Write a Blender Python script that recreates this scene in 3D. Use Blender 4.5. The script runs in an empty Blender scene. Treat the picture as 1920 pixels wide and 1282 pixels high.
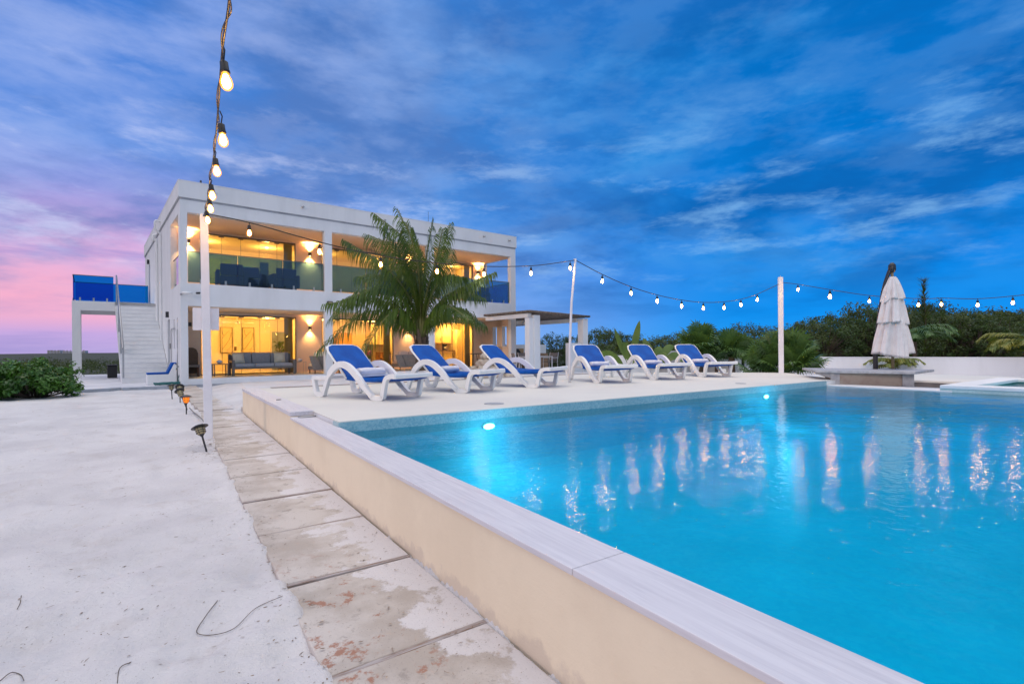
import bpy, bmesh, math, random
import numpy as np
from mathutils import Vector, Matrix
random.seed(7)
SC = bpy.context.scene
COL = SC.collection
R = math.radians
# ------------------------------------------------------------------ camera
EYE = 1.2
YAW = R(34)
cam_d = bpy.data.cameras.new('camera')
cam = bpy.data.objects.new('camera', cam_d); COL.objects.link(cam); SC.camera = cam
cam_d.sensor_width = 36; cam_d.lens = 17.8125; cam_d.shift_y = 0.0078
cam_d.clip_start = .05; cam_d.clip_end = 9000
cam.matrix_world = Matrix.Translation((0, 0, EYE)) @ Matrix.Rotation(-YAW, 4, 'Z') @ Matrix.Rotation(R(90), 4, 'X') @ Matrix.Rotation(R(-.5), 4, 'Z')
FW = Vector((math.sin(YAW), math.cos(YAW), 0)); RT = Vector((math.cos(YAW), -math.sin(YAW), 0))
def spot(px, py, Z):
    """metres: the place seen at a photo pixel, Z metres ahead of the tripod"""
    x = (px-960)/950; y = -(py-656)/950; c, s = math.cos(R(.5)), math.sin(R(.5))
    v = FW + RT*(x*c+y*s) + Vector((0, 0, -x*s+y*c))
    return v*Z + Vector((0, 0, EYE))
# ------------------------------------------------------------------ world
W = bpy.data.worlds.new('World'); SC.world = W; W.use_nodes = True
wn = W.node_tree; wn.nodes.clear()
def N(t, ty, **k):
    n = t.nodes.new(ty)
    for a, b in k.items():
        if a.startswith('i_'):
            n.inputs[int(a[2:])].default_value = b
        else: setattr(n, a, b)
    return n
def LK(t, a, b): t.links.new(a, b)
def math_(t, op, a, b=None, clamp=False):
    n = N(t, 'ShaderNodeMath', operation=op, use_clamp=clamp)
    for i, v in enumerate((a, b)):
        if v is None: continue
        if isinstance(v, (int, float)): n.inputs[i].default_value = v
        else: LK(t, v, n.inputs[i])
    return n.outputs[0]
def smooth_(t, v, lo, hi, tlo=0., thi=1.):
    n = N(t, 'ShaderNodeMapRange', interpolation_type='SMOOTHSTEP'); LK(t, v, n.inputs[0])
    n.inputs[1].default_value = lo; n.inputs[2].default_value = hi; n.inputs[3].default_value = tlo; n.inputs[4].default_value = thi
    return n.outputs[0]
def mixc(t, f, a, b, bt='MIX'):
    n = N(t, 'ShaderNodeMix', data_type='RGBA', blend_type=bt)
    for i, v in ((0, f), (6, a), (7, b)):
        if isinstance(v, (int, float)): n.inputs[i].default_value = v
        elif isinstance(v, tuple): n.inputs[i].default_value = (*v[:3], 1)
        else: LK(t, v, n.inputs[i])
    return n.outputs[2]
def ramp(t, v, stops, interp='LINEAR'):
    n = N(t, 'ShaderNodeValToRGB'); cr = n.color_ramp; cr.interpolation = interp
    while len(cr.elements) > 1: cr.elements.remove(cr.elements[-1])
    for i, (p, c) in enumerate(stops):
        e = cr.elements[0] if i == 0 else cr.elements.new(p)
        e.position = p; e.color = (*c, 1) if len(c) == 3 else c
    LK(t, v, n.inputs[0]); return n.outputs[0]
def build_world(t):
    tc = N(t, 'ShaderNodeTexCoord'); d = tc.outputs['Generated']
    sx = N(t, 'ShaderNodeSeparateXYZ'); LK(t, d, sx.inputs[0])
    x, y, z = sx.outputs
    s = math_(t, 'ADD', math_(t, 'MULTIPLY', x, RT.x), math_(t, 'MULTIPLY', y, RT.y))
    f = math_(t, 'ADD', math_(t, 'MULTIPLY', x, FW.x), math_(t, 'MULTIPLY', y, FW.y))
    el = math_(t, 'MAXIMUM', z, 0.)
    right = ramp(t, el, [(0, (.02, .34, .92)), (.06, (.006, .29, .90)), (.14, (.002, .24, .82)), (.3, (.001, .20, .68)), (.5, (.001, .16, .56)), (1, (.1, .2, .6))])
    mid = ramp(t, el, [(0, (.22, .42, .88)), (.06, (.24, .42, .88)), (.12, (.15, .33, .82)), (.24, (.06, .26, .74)), (.5, (.02, .20, .64)), (1, (.1, .2, .6))])
    left = ramp(t, el, [(0, (.50, .40, .74)), (.03, (.58, .40, .76)), (.055, (.90, .44, .64)), (.10, (1.0, .44, .60)), (.15, (.93, .44, .68)), (.20, (.52, .38, .74)), (.25, (.28, .33, .76)), (.31, (.15, .31, .78)), (.42, (.06, .22, .70)), (.6, (.03, .18, .64)), (1, (.1, .2, .6))])
    base = mixc(t, smooth_(t, s, -.64, -.12), left, mid)
    base = mixc(t, smooth_(t, s, -.1, .42), base, right)
    # clouds laid out on a flat layer overhead
    den = math_(t, 'ADD', el, .22)
    u = math_(t, 'DIVIDE', s, den); v = math_(t, 'DIVIDE', f, den)
    cx = N(t, 'ShaderNodeCombineXYZ'); LK(t, u, cx.inputs[0]); LK(t, v, cx.inputs[1])
    cl = N(t, 'ShaderNodeCombineXYZ'); LK(t, s, cl.inputs[0]); LK(t, math_(t, 'MULTIPLY', z, 2.6), cl.inputs[1]); LK(t, f, cl.inputs[2])
    def mp(rot, sc, loc=(0, 0, 0), src=None):
        m = N(t, 'ShaderNodeMapping'); LK(t, (src or cx).outputs[0], m.inputs[0]); m.inputs[1].default_value = loc
        m.inputs[2].default_value = (0, 0, rot); m.inputs[3].default_value = sc; return m.outputs[0]
    def noise(vec, sc, det, rough=.55, dist=0.):
        n = N(t, 'ShaderNodeTexNoise'); LK(t, vec, n.inputs['Vector']); n.inputs['Scale'].default_value = sc
        n.inputs['Detail'].default_value = det; n.inputs['Roughness'].default_value = rough; n.inputs['Distortion'].default_value = dist
        return n.outputs[0]
    n1 = noise(mp(.35, (.9, 1., 1), (3.1, 1.7, 0)), 1.5, 8, .58, .15)
    n2 = noise(mp(-.3, (1., 1.0, 1), (7.3, 4.2, 2), cl), 2.4, 10, .58, .1)
    n3 = noise(mp(.35, (1., 1.35, 1), (1.0, 9.4, 5), cl), 5.0, 10, .64, .1)
    n4 = noise(mp(.05, (.8, 3.4, 1), (4.4, 2.4, 1), cl), 3.4, 6, .6, .2)
    fade = smooth_(t, el, .02, .14)
    dark = math_(t, 'MULTIPLY', smooth_(t, n1, .42, .64), fade)
    grey = mixc(t, smooth_(t, s, -.3, .35), (.095, .20, .52), (.004, .115, .43))
    base = mixc(t, math_(t, 'MULTIPLY', dark, .72), base, grey)
    lite = math_(t, 'MULTIPLY', smooth_(t, n2, .47, .66), math_(t, 'ADD', math_(t, 'MULTIPLY', smooth_(t, el, .04, .2), .8), .08))
    lc = mixc(t, smooth_(t, s, -.5, .3), (.36, .48, .88), (.05, .34, .82))
    base = mixc(t, math_(t, 'MULTIPLY', lite, .6), base, lc)
    st = math_(t, 'MULTIPLY', smooth_(t, n3, .50, .70), math_(t, 'MULTIPLY', smooth_(t, el, .06, .2), smooth_(t, el, .5, .26)))
    lc2 = mixc(t, smooth_(t, s, -.45, .3), (.66, .72, 1.0), (.26, .55, .92))
    base = mixc(t, math_(t, 'MULTIPLY', st, .58), base, lc2)
    n5 = noise(mp(.6, (1., 1.05, 1), (2.2, 6.1, 8), cl), 7.5, 10, .60, .05)
    mot = math_(t, 'MULTIPLY', smooth_(t, n5, .42, .62), smooth_(t, el, .08, .22))
    base = mixc(t, math_(t, 'MULTIPLY', mot, .20), base, mixc(t, .55, base, lc2))
    mot2 = math_(t, 'MULTIPLY', smooth_(t, n5, .50, .34), smooth_(t, el, .06, .2))
    base = mixc(t, math_(t, 'MULTIPLY', mot2, .32), base, mixc(t, .75, base, grey))
    # mauve bars low in the afterglow
    bar = math_(t, 'MULTIPLY', smooth_(t, n4, .50, .68), math_(t, 'MULTIPLY', smooth_(t, s, -.2, -.6), smooth_(t, el, .3, .15)))
    base = mixc(t, math_(t, 'MULTIPLY', bar, .65), base, (.36, .30, .66))
    # the brighter afterglow overhead and behind
    up = smooth_(t, z, .6, .86)
    base = mixc(t, up, base, (SKY_UP))
    back = math_(t, 'MULTIPLY', smooth_(t, f, .12, -.45), smooth_(t, z, .9, .6))
    base = mixc(t, back, base, (SKY_BACK))
    low = smooth_(t, z, -.02, .0)
    base = mixc(t, low, (.12, .12, .14), base)
    bg = N(t, 'ShaderNodeBackground'); LK(t, base, bg.inputs[0]); bg.inputs[1].default_value = 1.0
    o = N(t, 'ShaderNodeOutputWorld'); LK(t, bg.outputs[0], o.inputs[0])
SKY_UP = (1.70, 1.64, 1.64)
SKY_BACK = (.29, .45, .68)
build_world(wn)
sun_d = bpy.data.lights.new('sun', 'SUN'); sun_d.energy = .85; sun_d.angle = R(16); sun_d.color = (1, .72, .60)
sun = bpy.data.objects.new('sun', sun_d); COL.objects.link(sun)
sun.rotation_euler = Vector((.86, .42, -.26)).to_track_quat('-Z', 'Y').to_euler()
vs = SC.view_settings
vs.view_transform = 'Standard'; vs.look = 'None'; vs.exposure = 0; vs.gamma = 1
SC.render.engine = 'CYCLES'
SC.cycles.use_denoising = True
SC.cycles.max_bounces = 10; SC.cycles.transparent_max_bounces = 16
SC.cycles.sample_clamp_indirect = 40
SC.cycles.caustics_reflective = False; SC.cycles.caustics_refractive = False
# ------------------------------------------------------------------ helpers
def tag(o, label=None, cat=None, group=None, kind=None):
    for k, v in (('label', label), ('category', cat), ('group', group), ('kind', kind)):
        if v: o[k] = v
    return o
def thing(name, label, cat, loc=(0, 0, 0), rz=0, group=None):
    o = bpy.data.objects.new(name, None); COL.objects.link(o); o.empty_display_size = .1
    o.location = loc; o.rotation_euler = (0, 0, rz); return tag(o, label, cat, group)
class MB:
    def __init__(s, xf=None): s.v = []; s.f = []; s.xf = xf; s.sm = []
    def add(s, vs, fs, smooth=False):
        n = len(s.v); s.v += [tuple(p) for p in vs]; s.f += [tuple(n+i for i in f) for f in fs]; s.sm += [smooth]*len(fs); return s
    def box(s, x0, x1, y0, y1, z0, z1):
        return s.add([(x0,y0,z0),(x1,y0,z0),(x1,y1,z0),(x0,y1,z0),(x0,y0,z1),(x1,y0,z1),(x1,y1,z1),(x0,y1,z1)],
            [(0,3,2,1),(4,5,6,7),(0,1,5,4),(1,2,6,5),(2,3,7,6),(3,0,4,7)])
    def cbox(s, c, d, rz=0):
        cs, sn = math.cos(rz), math.sin(rz); P = []
        for z in (-1, 1):
            for x, y in ((-1,-1),(1,-1),(1,1),(-1,1)):
                X, Y = x*d[0]/2, y*d[1]/2
                P.append((c[0]+X*cs-Y*sn, c[1]+X*sn+Y*cs, c[2]+z*d[2]/2))
        return s.add(P, [(0,3,2,1),(4,5,6,7),(0,1,5,4),(1,2,6,5),(2,3,7,6),(3,0,4,7)])
    def prism(s, poly, z0, z1):
        n = len(poly)
        return s.add([(p[0], p[1], z0) for p in poly]+[(p[0], p[1], z1) for p in poly],
            [tuple(range(n-1, -1, -1)), tuple(range(n, 2*n))]+[(i, (i+1) % n, n+(i+1) % n, n+i) for i in range(n)])
    def xprism(s, poly, y0, y1):      # polygon in x,z pushed along y
        n = len(poly)
        return s.add([(p[0], y0, p[1]) for p in poly]+[(p[0], y1, p[1]) for p in poly],
            [tuple(range(n)), tuple(range(2*n-1, n-1, -1))]+[(i, n+i, n+(i+1) % n, (i+1) % n) for i in range(n)])
    def tube(s, pts, r, n=8, cap=True, smooth=True):
        pts = [Vector(p) for p in pts]; rs = r if isinstance(r, (list, tuple)) else [r]*len(pts)
        vs = []; prev = None
        for i, p in enumerate(pts):
            t = (pts[min(i+1, len(pts)-1)]-pts[max(i-1, 0)]).normalized()
            if prev is None:
                a = Vector((0, 0, 1)) if abs(t.z) < .9 else Vector((1, 0, 0)); u = t.cross(a).normalized()
            else: u = (prev-t*prev.dot(t)).normalized()
            prev = u; w = t.cross(u)
            for k in range(n):
                an = 2*math.pi*k/n; vs.append(p+(u*math.cos(an)+w*math.sin(an))*rs[i])
        fs = [(i*n+k, i*n+(k+1) % n, (i+1)*n+(k+1) % n, (i+1)*n+k) for i in range(len(pts)-1) for k in range(n)]
        if cap: fs += [tuple(range(n-1, -1, -1)), tuple((len(pts)-1)*n+k for k in range(n))]
        return s.add(vs, fs, smooth)
    def lathe(s, prof, c=(0, 0, 0), n=24, M=None, fold=None):
        vs = []
        for (r, z) in prof:
            for k in range(n):
                an = 2*math.pi*k/n; rr = r*(fold(an, z) if fold else 1)
                p = Vector((rr*math.cos(an), rr*math.sin(an), z))
                if M: p = M @ p
                vs.append(p+Vector(c))
        fs = [(i*n+k, i*n+(k+1) % n, (i+1)*n+(k+1) % n, (i+1)*n+k) for i in range(len(prof)-1) for k in range(n)]
        fs += [tuple(range(n-1, -1, -1)), tuple((len(prof)-1)*n+k for k in range(n))]
        return s.add(vs, fs, True)
    def band(s, pts, w, y0, y1, n=1):  # thick stroke in x,z, from y0 to y1
        pts = [Vector((p[0], 0, p[1])) for p in pts]; ws = w if isinstance(w, (list, tuple)) else [w]*len(pts); vs = []
        for i, p in enumerate(pts):
            t = (pts[min(i+1, len(pts)-1)]-pts[max(i-1, 0)]).normalized(); nn = Vector((-t.z, 0, t.x))*ws[i]/2
            for q, y in ((p-nn, y0), (p+nn, y0), (p+nn, y1), (p-nn, y1)): vs.append((q.x, y, q.z))
        fs = [(i*4+k, i*4+(k+1) % 4, (i+1)*4+(k+1) % 4, (i+1)*4+k) for i in range(len(pts)-1) for k in range(4)]
        m = (len(pts)-1)*4
        fs += [(3, 2, 1, 0), (m, m+1, m+2, m+3)]
        return s.add(vs, fs)
    def build(s, name, m, parent=None, bevel=0, seg=2, label=None, loc=None):
        me = bpy.data.meshes.new(name); vv = [s.xf(*p) for p in s.v] if s.xf else s.v
        me.from_pydata([tuple(p) for p in vv], [], s.f)
        me.polygons.foreach_set('use_smooth', s.sm); me.materials.append(m); me.update()
        bm = bmesh.new(); bm.from_mesh(me); bmesh.ops.recalc_face_normals(bm, faces=bm.faces); bm.to_mesh(me); bm.free()
        o = bpy.data.objects.new(name, me); COL.objects.link(o)
        if parent: o.parent = parent
        if loc: o.location = loc
        if bevel:
            b = o.modifiers.new('bevel', 'BEVEL'); b.width = bevel; b.segments = seg; b.limit_method = 'ANGLE'; b.angle_limit = R(40); b.use_clamp_overlap = True
        if label: o['label'] = label
        return o
def copy_tree(o, parent=None):
    c = o.copy(); COL.objects.link(c)
    if parent: c.parent = parent
    for ch in o.children: copy_tree(ch, c)
    return c
def spline(pts, n=12):
    pts = [Vector(p) for p in pts]; out = []
    P = [pts[0]*2-pts[1]]+pts+[pts[-1]*2-pts[-2]]
    for i in range(1, len(P)-2):
        for k in range(n):
            t = k/n; a, b, c, d = P[i-1], P[i], P[i+1], P[i+2]
            out.append(.5*((2*b)+(c-a)*t+(2*a-5*b+4*c-d)*t*t+(3*b-a-3*c+d)*t**3))
    out.append(pts[-1]); return out
# vectorised value noise
def _h(ix, iy, sd):
    n = (ix*374761393+iy*668265263+sd*974634777) & 0xffffffff
    n = ((n ^ (n >> 13))*1274126177) & 0xffffffff
    return ((n ^ (n >> 16)) & 0xffff)/65535.
def vnoise(x, y, sd=0):
    x = np.asarray(x, float); y = np.asarray(y, float)
    ix = np.floor(x).astype(np.int64); iy = np.floor(y).astype(np.int64); fx = x-ix; fy = y-iy
    fx = fx*fx*fx*(fx*(fx*6-15)+10); fy = fy*fy*fy*(fy*(fy*6-15)+10)
    a = _h(ix, iy, sd); b = _h(ix+1, iy, sd); c = _h(ix, iy+1, sd); d = _h(ix+1, iy+1, sd)
    return (a*(1-fx)+b*fx)*(1-fy)+(c*(1-fx)+d*fx)*fy
def fbm(x, y, o=4, sd=0):
    s = 0; a = .5; f = 1.
    for k in range(o): s = s+a*(vnoise(np.asarray(x)*f+k*17.3, np.asarray(y)*f+k*9.1, sd+k)-.5)*2; a *= .5; f *= 2.03
    return s
# ------------------------------------------------------------------ materials
def newmat(name):
    m = bpy.data.materials.new(name); m.use_nodes = True; t = m.node_tree; b = t.nodes['Principled BSDF']; return m, t, b
def mat(name, col, rough=.6, var=0., vsc=5., bump=0., bsc=30., metal=0., spec=.5, col2=None, coord='Object', stretch=(1, 1, 1), emit=None, es=0., trans=0.):
    m, t, b = newmat(name)
    b.inputs['Base Color'].default_value = (*col, 1); b.inputs['Roughness'].default_value = rough
    b.inputs['Metallic'].default_value = metal; b.inputs['Specular IOR Level'].default_value = spec
    if emit: b.inputs['Emission Color'].default_value = (*emit, 1); b.inputs['Emission Strength'].default_value = es
    if var or bump or col2:
        if coord == 'World': g = N(t, 'ShaderNodeNewGeometry'); vec = g.outputs['Position']
        else: g = N(t, 'ShaderNodeTexCoord'); vec = g.outputs[coord]
        mp = N(t, 'ShaderNodeMapping'); mp.inputs[3].default_value = stretch; LK(t, vec, mp.inputs[0]); vec = mp.outputs[0]
        n = N(t, 'ShaderNodeTexNoise'); n.inputs['Scale'].default_value = vsc; n.inputs['Detail'].default_value = 7; n.inputs['Roughness'].default_value = .62; LK(t, vec, n.inputs[0])
        c2 = col2 or tuple(c*(1-var) for c in col)
        cc = mixc(t, smooth_(t, n.outputs[0], .38, .68), col, c2); LK(t, cc, b.inputs['Base Color'])
        if bump:
            n2 = N(t, 'ShaderNodeTexNoise'); n2.inputs['Scale'].default_value = bsc; n2.inputs['Detail'].default_value = 5; LK(t, vec, n2.inputs[0])
            bp = N(t, 'ShaderNodeBump'); bp.inputs['Strength'].default_value = bump; bp.inputs['Distance'].default_value = .02; LK(t, n2.outputs[0], bp.inputs['Height']); LK(t, bp.outputs[0], b.inputs['Normal'])
    return m
def leafmat(name, c1, c2, rough=.45):
    m, t, b = newmat(name)
    g = N(t, 'ShaderNodeNewGeometry'); oi = N(t, 'ShaderNodeObjectInfo')
    n = N(t, 'ShaderNodeTexNoise'); n.inputs['Scale'].default_value = 1.6; n.inputs['Detail'].default_value = 3; LK(t, g.outputs['Position'], n.inputs[0])
    f = math_(t, 'ADD', math_(t, 'MULTIPLY', smooth_(t, n.outputs[0], .35, .65), .6), math_(t, 'MULTIPLY', g.outputs['Random Per Island'], .5), True)
    cc = mixc(t, f, c1, c2); LK(t, cc, b.inputs['Base Color']); b.inputs['Roughness'].default_value = rough
    tr = N(t, 'ShaderNodeBsdfTranslucent'); LK(t, mixc(t, .5, cc, (.25, .35, .03)), tr.inputs[0])
    mx = N(t, 'ShaderNodeMixShader'); mx.inputs[0].default_value = .22; LK(t, b.outputs[0], mx.inputs[1]); LK(t, tr.outputs[0], mx.inputs[2])
    LK(t, mx.outputs[0], t.nodes['Material Output'].inputs[0]); return m
def glassmat(name, tint, spec=1.5, refl=1.):
    m, t, b = newmat(name); t.nodes.remove(b)
    fr = N(t, 'ShaderNodeFresnel'); fr.inputs[0].default_value = spec
    tr = N(t, 'ShaderNodeBsdfTransparent'); tr.inputs[0].default_value = (*tint, 1)
    gl = N(t, 'ShaderNodeBsdfGlossy'); gl.inputs['Roughness'].default_value = .01; gl.inputs[0].default_value = (.9, .95, 1, 1)
    mx = N(t, 'ShaderNodeMixShader'); LK(t, math_(t, 'MULTIPLY', fr.outputs[0], refl), mx.inputs[0]); LK(t, tr.outputs[0], mx.inputs[1]); LK(t, gl.outputs[0], mx.inputs[2])
    LK(t, mx.outputs[0], t.nodes['Material Output'].inputs[0]); return m
def emat(name, col, s):
    m, t, b = newmat(name); t.nodes.remove(b); e = N(t, 'ShaderNodeEmission'); e.inputs[0].default_value = (*col, 1); e.inputs[1].default_value = s
    LK(t, e.outputs[0], t.nodes['Material Output'].inputs[0]); return m
M = {}
M['wall'] = mat('white_render', (.80, .81, .82), .8, .08, 1.6, .12, 60, coord='World', stretch=(1, 1, .22))
M['inner'] = mat('inner_lamp_warmth', (.84, .66, .50), .8, .05, 1.5)  # warmth of the porch lamps and room glow put into the wall colour
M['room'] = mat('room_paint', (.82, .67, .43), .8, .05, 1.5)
M['slab'] = mat('kerb_concrete', (.42, .44, .48), .85, .25, 3, .3, 40, coord='World')
M['terr'] = mat('terrace_plaster', (.70, .70, .73), .8, .14, .9, .15, 50, coord='World', col2=(.58, .58, .62))
M['deck'] = mat('deck_screed', (.72, .70, .64), .72, .1, .5, .12, 70, coord='World', col2=(.65, .63, .59))
M['cream'] = None
M['curtain'] = leafmat('curtain_cloth', (.42, .36, .26), (.36, .30, .22), .9)
M['floor'] = mat('porch_tile', (.55, .50, .42), .35, .15, 1.2)
M['metal'] = mat('brushed_steel', (.45, .45, .46), .35, .1, 20, metal=.9)
M['dark'] = mat('dark_metal', (.03, .03, .035), .4, .2, 20)
M['frame'] = mat('grey_aluminium', (.16, .15, .14), .4, .1, 10)
M['plastic'] = mat('white_resin', (.84, .85, .84), .38, .05, 6, .04, 200)
M['blue'] = None
M['white'] = mat('white_paint', (.80, .79, .80), .45, .05, 6, .05, 60)
M['pole'] = mat('pole_paint', (.80, .80, .84), .42, .12, 3, .06, 60, col2=(.72, .72, .76))
M['glass'] = glassmat('door_glass', (.93, .96, .93), 1.45, 1.)
M['rail_glass'] = glassmat('blue_rail_glass', (.33, .54, .64), 1.5, 1.6)
M['blue_glass'] = glassmat('deep_blue_glass', (.05, .50, .84), 1.45, .35)
M['warm'] = emat('lamp_filament', (1, .62, .22), 26)
def bulbglass():
    m, t, b = newmat('bulb_glass'); t.nodes.remove(b); e = N(t, 'ShaderNodeEmission'); e.inputs[0].default_value = (1, .34, .03, 1); e.inputs[1].default_value = 3.0
    tr = N(t, 'ShaderNodeBsdfTransparent'); mx = N(t, 'ShaderNodeMixShader'); mx.inputs[0].default_value = .55
    LK(t, tr.outputs[0], mx.inputs[1]); LK(t, e.outputs[0], mx.inputs[2]); LK(t, mx.outputs[0], t.nodes['Material Output'].inputs[0]); m.cycles.emission_sampling = 'NONE'; return m
M['bulb'] = bulbglass()
M['core'] = emat('bulb_filament', (1, .46, .10), 340)
M['rubber'] = mat('black_rubber', (.012, .012, .013), .5)
M['cable'] = mat('cable_sheath', (.02, .016, .014), .45)
def blue_sling():
    m, t, b = newmat('blue_sling'); b.inputs['Roughness'].default_value = .55; b.inputs['Specular IOR Level'].default_value = .22
    g = N(t, 'ShaderNodeTexCoord'); n = N(t, 'ShaderNodeTexNoise'); n.inputs['Scale'].default_value = 4; LK(t, g.outputs['Object'], n.inputs[0])
    LK(t, mixc(t, smooth_(t, n.outputs[0], .4, .7), (.001, .078, .38), (.002, .105, .47)), b.inputs['Base Color'])
    ck = N(t, 'ShaderNodeTexChecker'); ck.inputs['Scale'].default_value = 260; LK(t, g.outputs['Object'], ck.inputs[0])
    bp = N(t, 'ShaderNodeBump'); bp.inputs['Strength'].default_value = .25; bp.inputs['Distance'].default_value = .002; LK(t, ck.outputs[1], bp.inputs['Height']); LK(t, bp.outputs[0], b.inputs['Normal'])
    return m
M['blue'] = blue_sling()
def sandmat():
    m, t, b = newmat('white_sand'); b.inputs['Roughness'].default_value = .95; b.inputs['Specular IOR Level'].default_value = .15
    g = N(t, 'ShaderNodeNewGeometry'); p = g.outputs['Position']
    def nz(sc, det=5, r=.6):
        n = N(t, 'ShaderNodeTexNoise'); n.inputs['Scale'].default_value = sc; n.inputs['Detail'].default_value = det; n.inputs['Roughness'].default_value = r; LK(t, p, n.inputs[0]); return n.outputs[0]
    c = mixc(t, smooth_(t, nz(.9), .35, .7), (.71, .69, .695), (.60, .58, .59))
    c = mixc(t, math_(t, 'MULTIPLY', smooth_(t, nz(3.3, 8, .7), .52, .68), .45), c, (.54, .50, .48))
    c = mixc(t, math_(t, 'MULTIPLY', smooth_(t, nz(75, 3), .64, .72), .5), c, (.24, .21, .19))
    c = mixc(t, math_(t, 'MULTIPLY', smooth_(t, nz(60, 2), .30, .24), .6), c, (.82, .80, .80))
    LK(t, c, b.inputs['Base Color'])
    h = math_(t, 'ADD', math_(t, 'MULTIPLY', nz(26, 6, .7), 1.), math_(t, 'MULTIPLY', nz(210, 3), .25))
    bp = N(t, 'ShaderNodeBump'); bp.inputs['Strength'].default_value = .62; bp.inputs['Distance'].default_value = .028; LK(t, h, bp.inputs['Height']); LK(t, bp.outputs[0], b.inputs['Normal']); return m
M['sand'] = sandmat()
def creammat():
    m, t, b = newmat('cream_render'); b.inputs['Roughness'].default_value = .8
    g = N(t, 'ShaderNodeNewGeometry'); p = g.outputs['Position']; sx = N(t, 'ShaderNodeSeparateXYZ'); LK(t, p, sx.inputs[0])
    def nz(sc, st=(1, 1, 1), det=6):
        mp = N(t, 'ShaderNodeMapping'); mp.inputs[3].default_value = st; LK(t, p, mp.inputs[0])
        n = N(t, 'ShaderNodeTexNoise'); n.inputs['Scale'].default_value = sc; n.inputs['Detail'].default_value = det; n.inputs['Roughness'].default_value = .65; LK(t, mp.outputs[0], n.inputs[0]); return n.outputs[0]
    c = mixc(t, smooth_(t, nz(1.4), .38, .66), (.88, .75, .555), (.82, .69, .505))
    foot = math_(t, 'ADD', math_(t, 'SUBTRACT', .085, sx.outputs[2]), math_(t, 'MULTIPLY', math_(t, 'SUBTRACT', nz(6), .5), .30))
    c = mixc(t, math_(t, 'MULTIPLY', smooth_(t, foot, .0, .05), .45), c, (.56, .46, .38))
    c = mixc(t, math_(t, 'MULTIPLY', smooth_(t, nz(9, (1, 1, .12)), .60, .72), .12), c, (.60, .50, .42))
    LK(t, c, b.inputs['Base Color'])
    bp = N(t, 'ShaderNodeBump'); bp.inputs['Strength'].default_value = .35; bp.inputs['Distance'].default_value = .006
    LK(t, math_(t, 'ADD', nz(7, (1, 1, 2.2)), math_(t, 'MULTIPLY', nz(110, det=3), .35)), bp.inputs['Height']); LK(t, bp.outputs[0], b.inputs['Normal']); return m
M['cream'] = creammat()
def pathmat():
    m, t, b = newmat('path_concrete'); b.inputs['Roughness'].default_value = .9; b.inputs['Specular IOR Level'].default_value = .25
    g = N(t, 'ShaderNodeNewGeometry'); p = g.outputs['Position']
    def nz(sc, det=6, r=.62, off=0):
        mp = N(t, 'ShaderNodeMapping'); mp.inputs[1].default_value = (off, off*1.7, 0); LK(t, p, mp.inputs[0])
        n = N(t, 'ShaderNodeTexNoise'); n.inputs['Scale'].default_value = sc; n.inputs['Detail'].default_value = det; n.inputs['Roughness'].default_value = r; LK(t, mp.outputs[0], n.inputs[0]); return n.outputs[0]
    sx = N(t, 'ShaderNodeSeparateXYZ'); LK(t, p, sx.inputs[0])
    c = mixc(t, smooth_(t, nz(1.7), .40, .62), (.58, .53, .49), (.44, .385, .34))                # worn concrete
    c = mixc(t, math_(t, 'MULTIPLY', smooth_(t, nz(9, 6, .7, 3), .57, .66), .75), c, (.33, .29, .26))
    near = smooth_(t, sx.outputs[1], 3.4, 2.4)
    rust = math_(t, 'MULTIPLY', math_(t, 'MULTIPLY', smooth_(t, nz(6.5, 7, .75, 8), .55, .62), near), smooth_(t, sx.outputs[0], 1.0, .75))
    c = mixc(t, math_(t, 'MULTIPLY', rust, .8), c, (.34, .14, .08))
    n9 = nz(2.3, 8, .72, 5)
    sandy = smooth_(t, math_(t, 'ADD', n9, math_(t, 'MULTIPLY', math_(t, 'SUBTRACT', sx.outputs[0], .86), .55)), .50, .565)
    c = mixc(t, math_(t, 'MULTIPLY', sandy, .92), c, (.67, .64, .645))
    c = mixc(t, math_(t, 'MULTIPLY', smooth_(t, nz(120, 2, .5, 2), .65, .72), .6), c, (.22, .20, .19))
    LK(t, c, b.inputs['Base Color'])
    bp = N(t, 'ShaderNodeBump'); bp.inputs['Strength'].default_value = .5; bp.inputs['Distance'].default_value = .01
    LK(t, math_(t, 'ADD', nz(35), math_(t, 'MULTIPLY', sandy, .5)), bp.inputs['Height']); LK(t, bp.outputs[0], b.inputs['Normal']); return m
M['path'] = pathmat()
def copingmat():
    m, t, b = newmat('coping_wood_look_tile'); b.inputs['Roughness'].default_value = .5
    g = N(t, 'ShaderNodeNewGeometry'); mp = N(t, 'ShaderNodeMapping'); mp.inputs[3].default_value = (1, .05, 1); LK(t, g.outputs['Position'], mp.inputs[0])
    n = N(t, 'ShaderNodeTexNoise'); n.inputs['Scale'].default_value = 40; n.inputs['Detail'].default_value = 6; n.inputs['Roughness'].default_value = .7; n.inputs['Distortion'].default_value = .6; LK(t, mp.outputs[0], n.inputs[0])
    c = mixc(t, smooth_(t, n.outputs[0], .35, .7), (.70, .68, .71), (.57, .55, .59))
    n2 = N(t, 'ShaderNodeTexNoise'); n2.inputs['Scale'].default_value = 3; n2.inputs['Detail'].default_value = 4; LK(t, g.outputs['Position'], n2.inputs[0])
    c = mixc(t, math_(t, 'MULTIPLY', smooth_(t, n2.outputs[0], .4, .7), .35), c, (.70, .67, .70)); LK(t, c, b.inputs['Base Color'])
    bp = N(t, 'ShaderNodeBump'); bp.inputs['Strength'].default_value = .15; bp.inputs['Distance'].default_value = .003; LK(t, n.outputs[0], bp.inputs['Height']); LK(t, bp.outputs[0], b.inputs['Normal']); return m
M['coping'] = copingmat()
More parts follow.
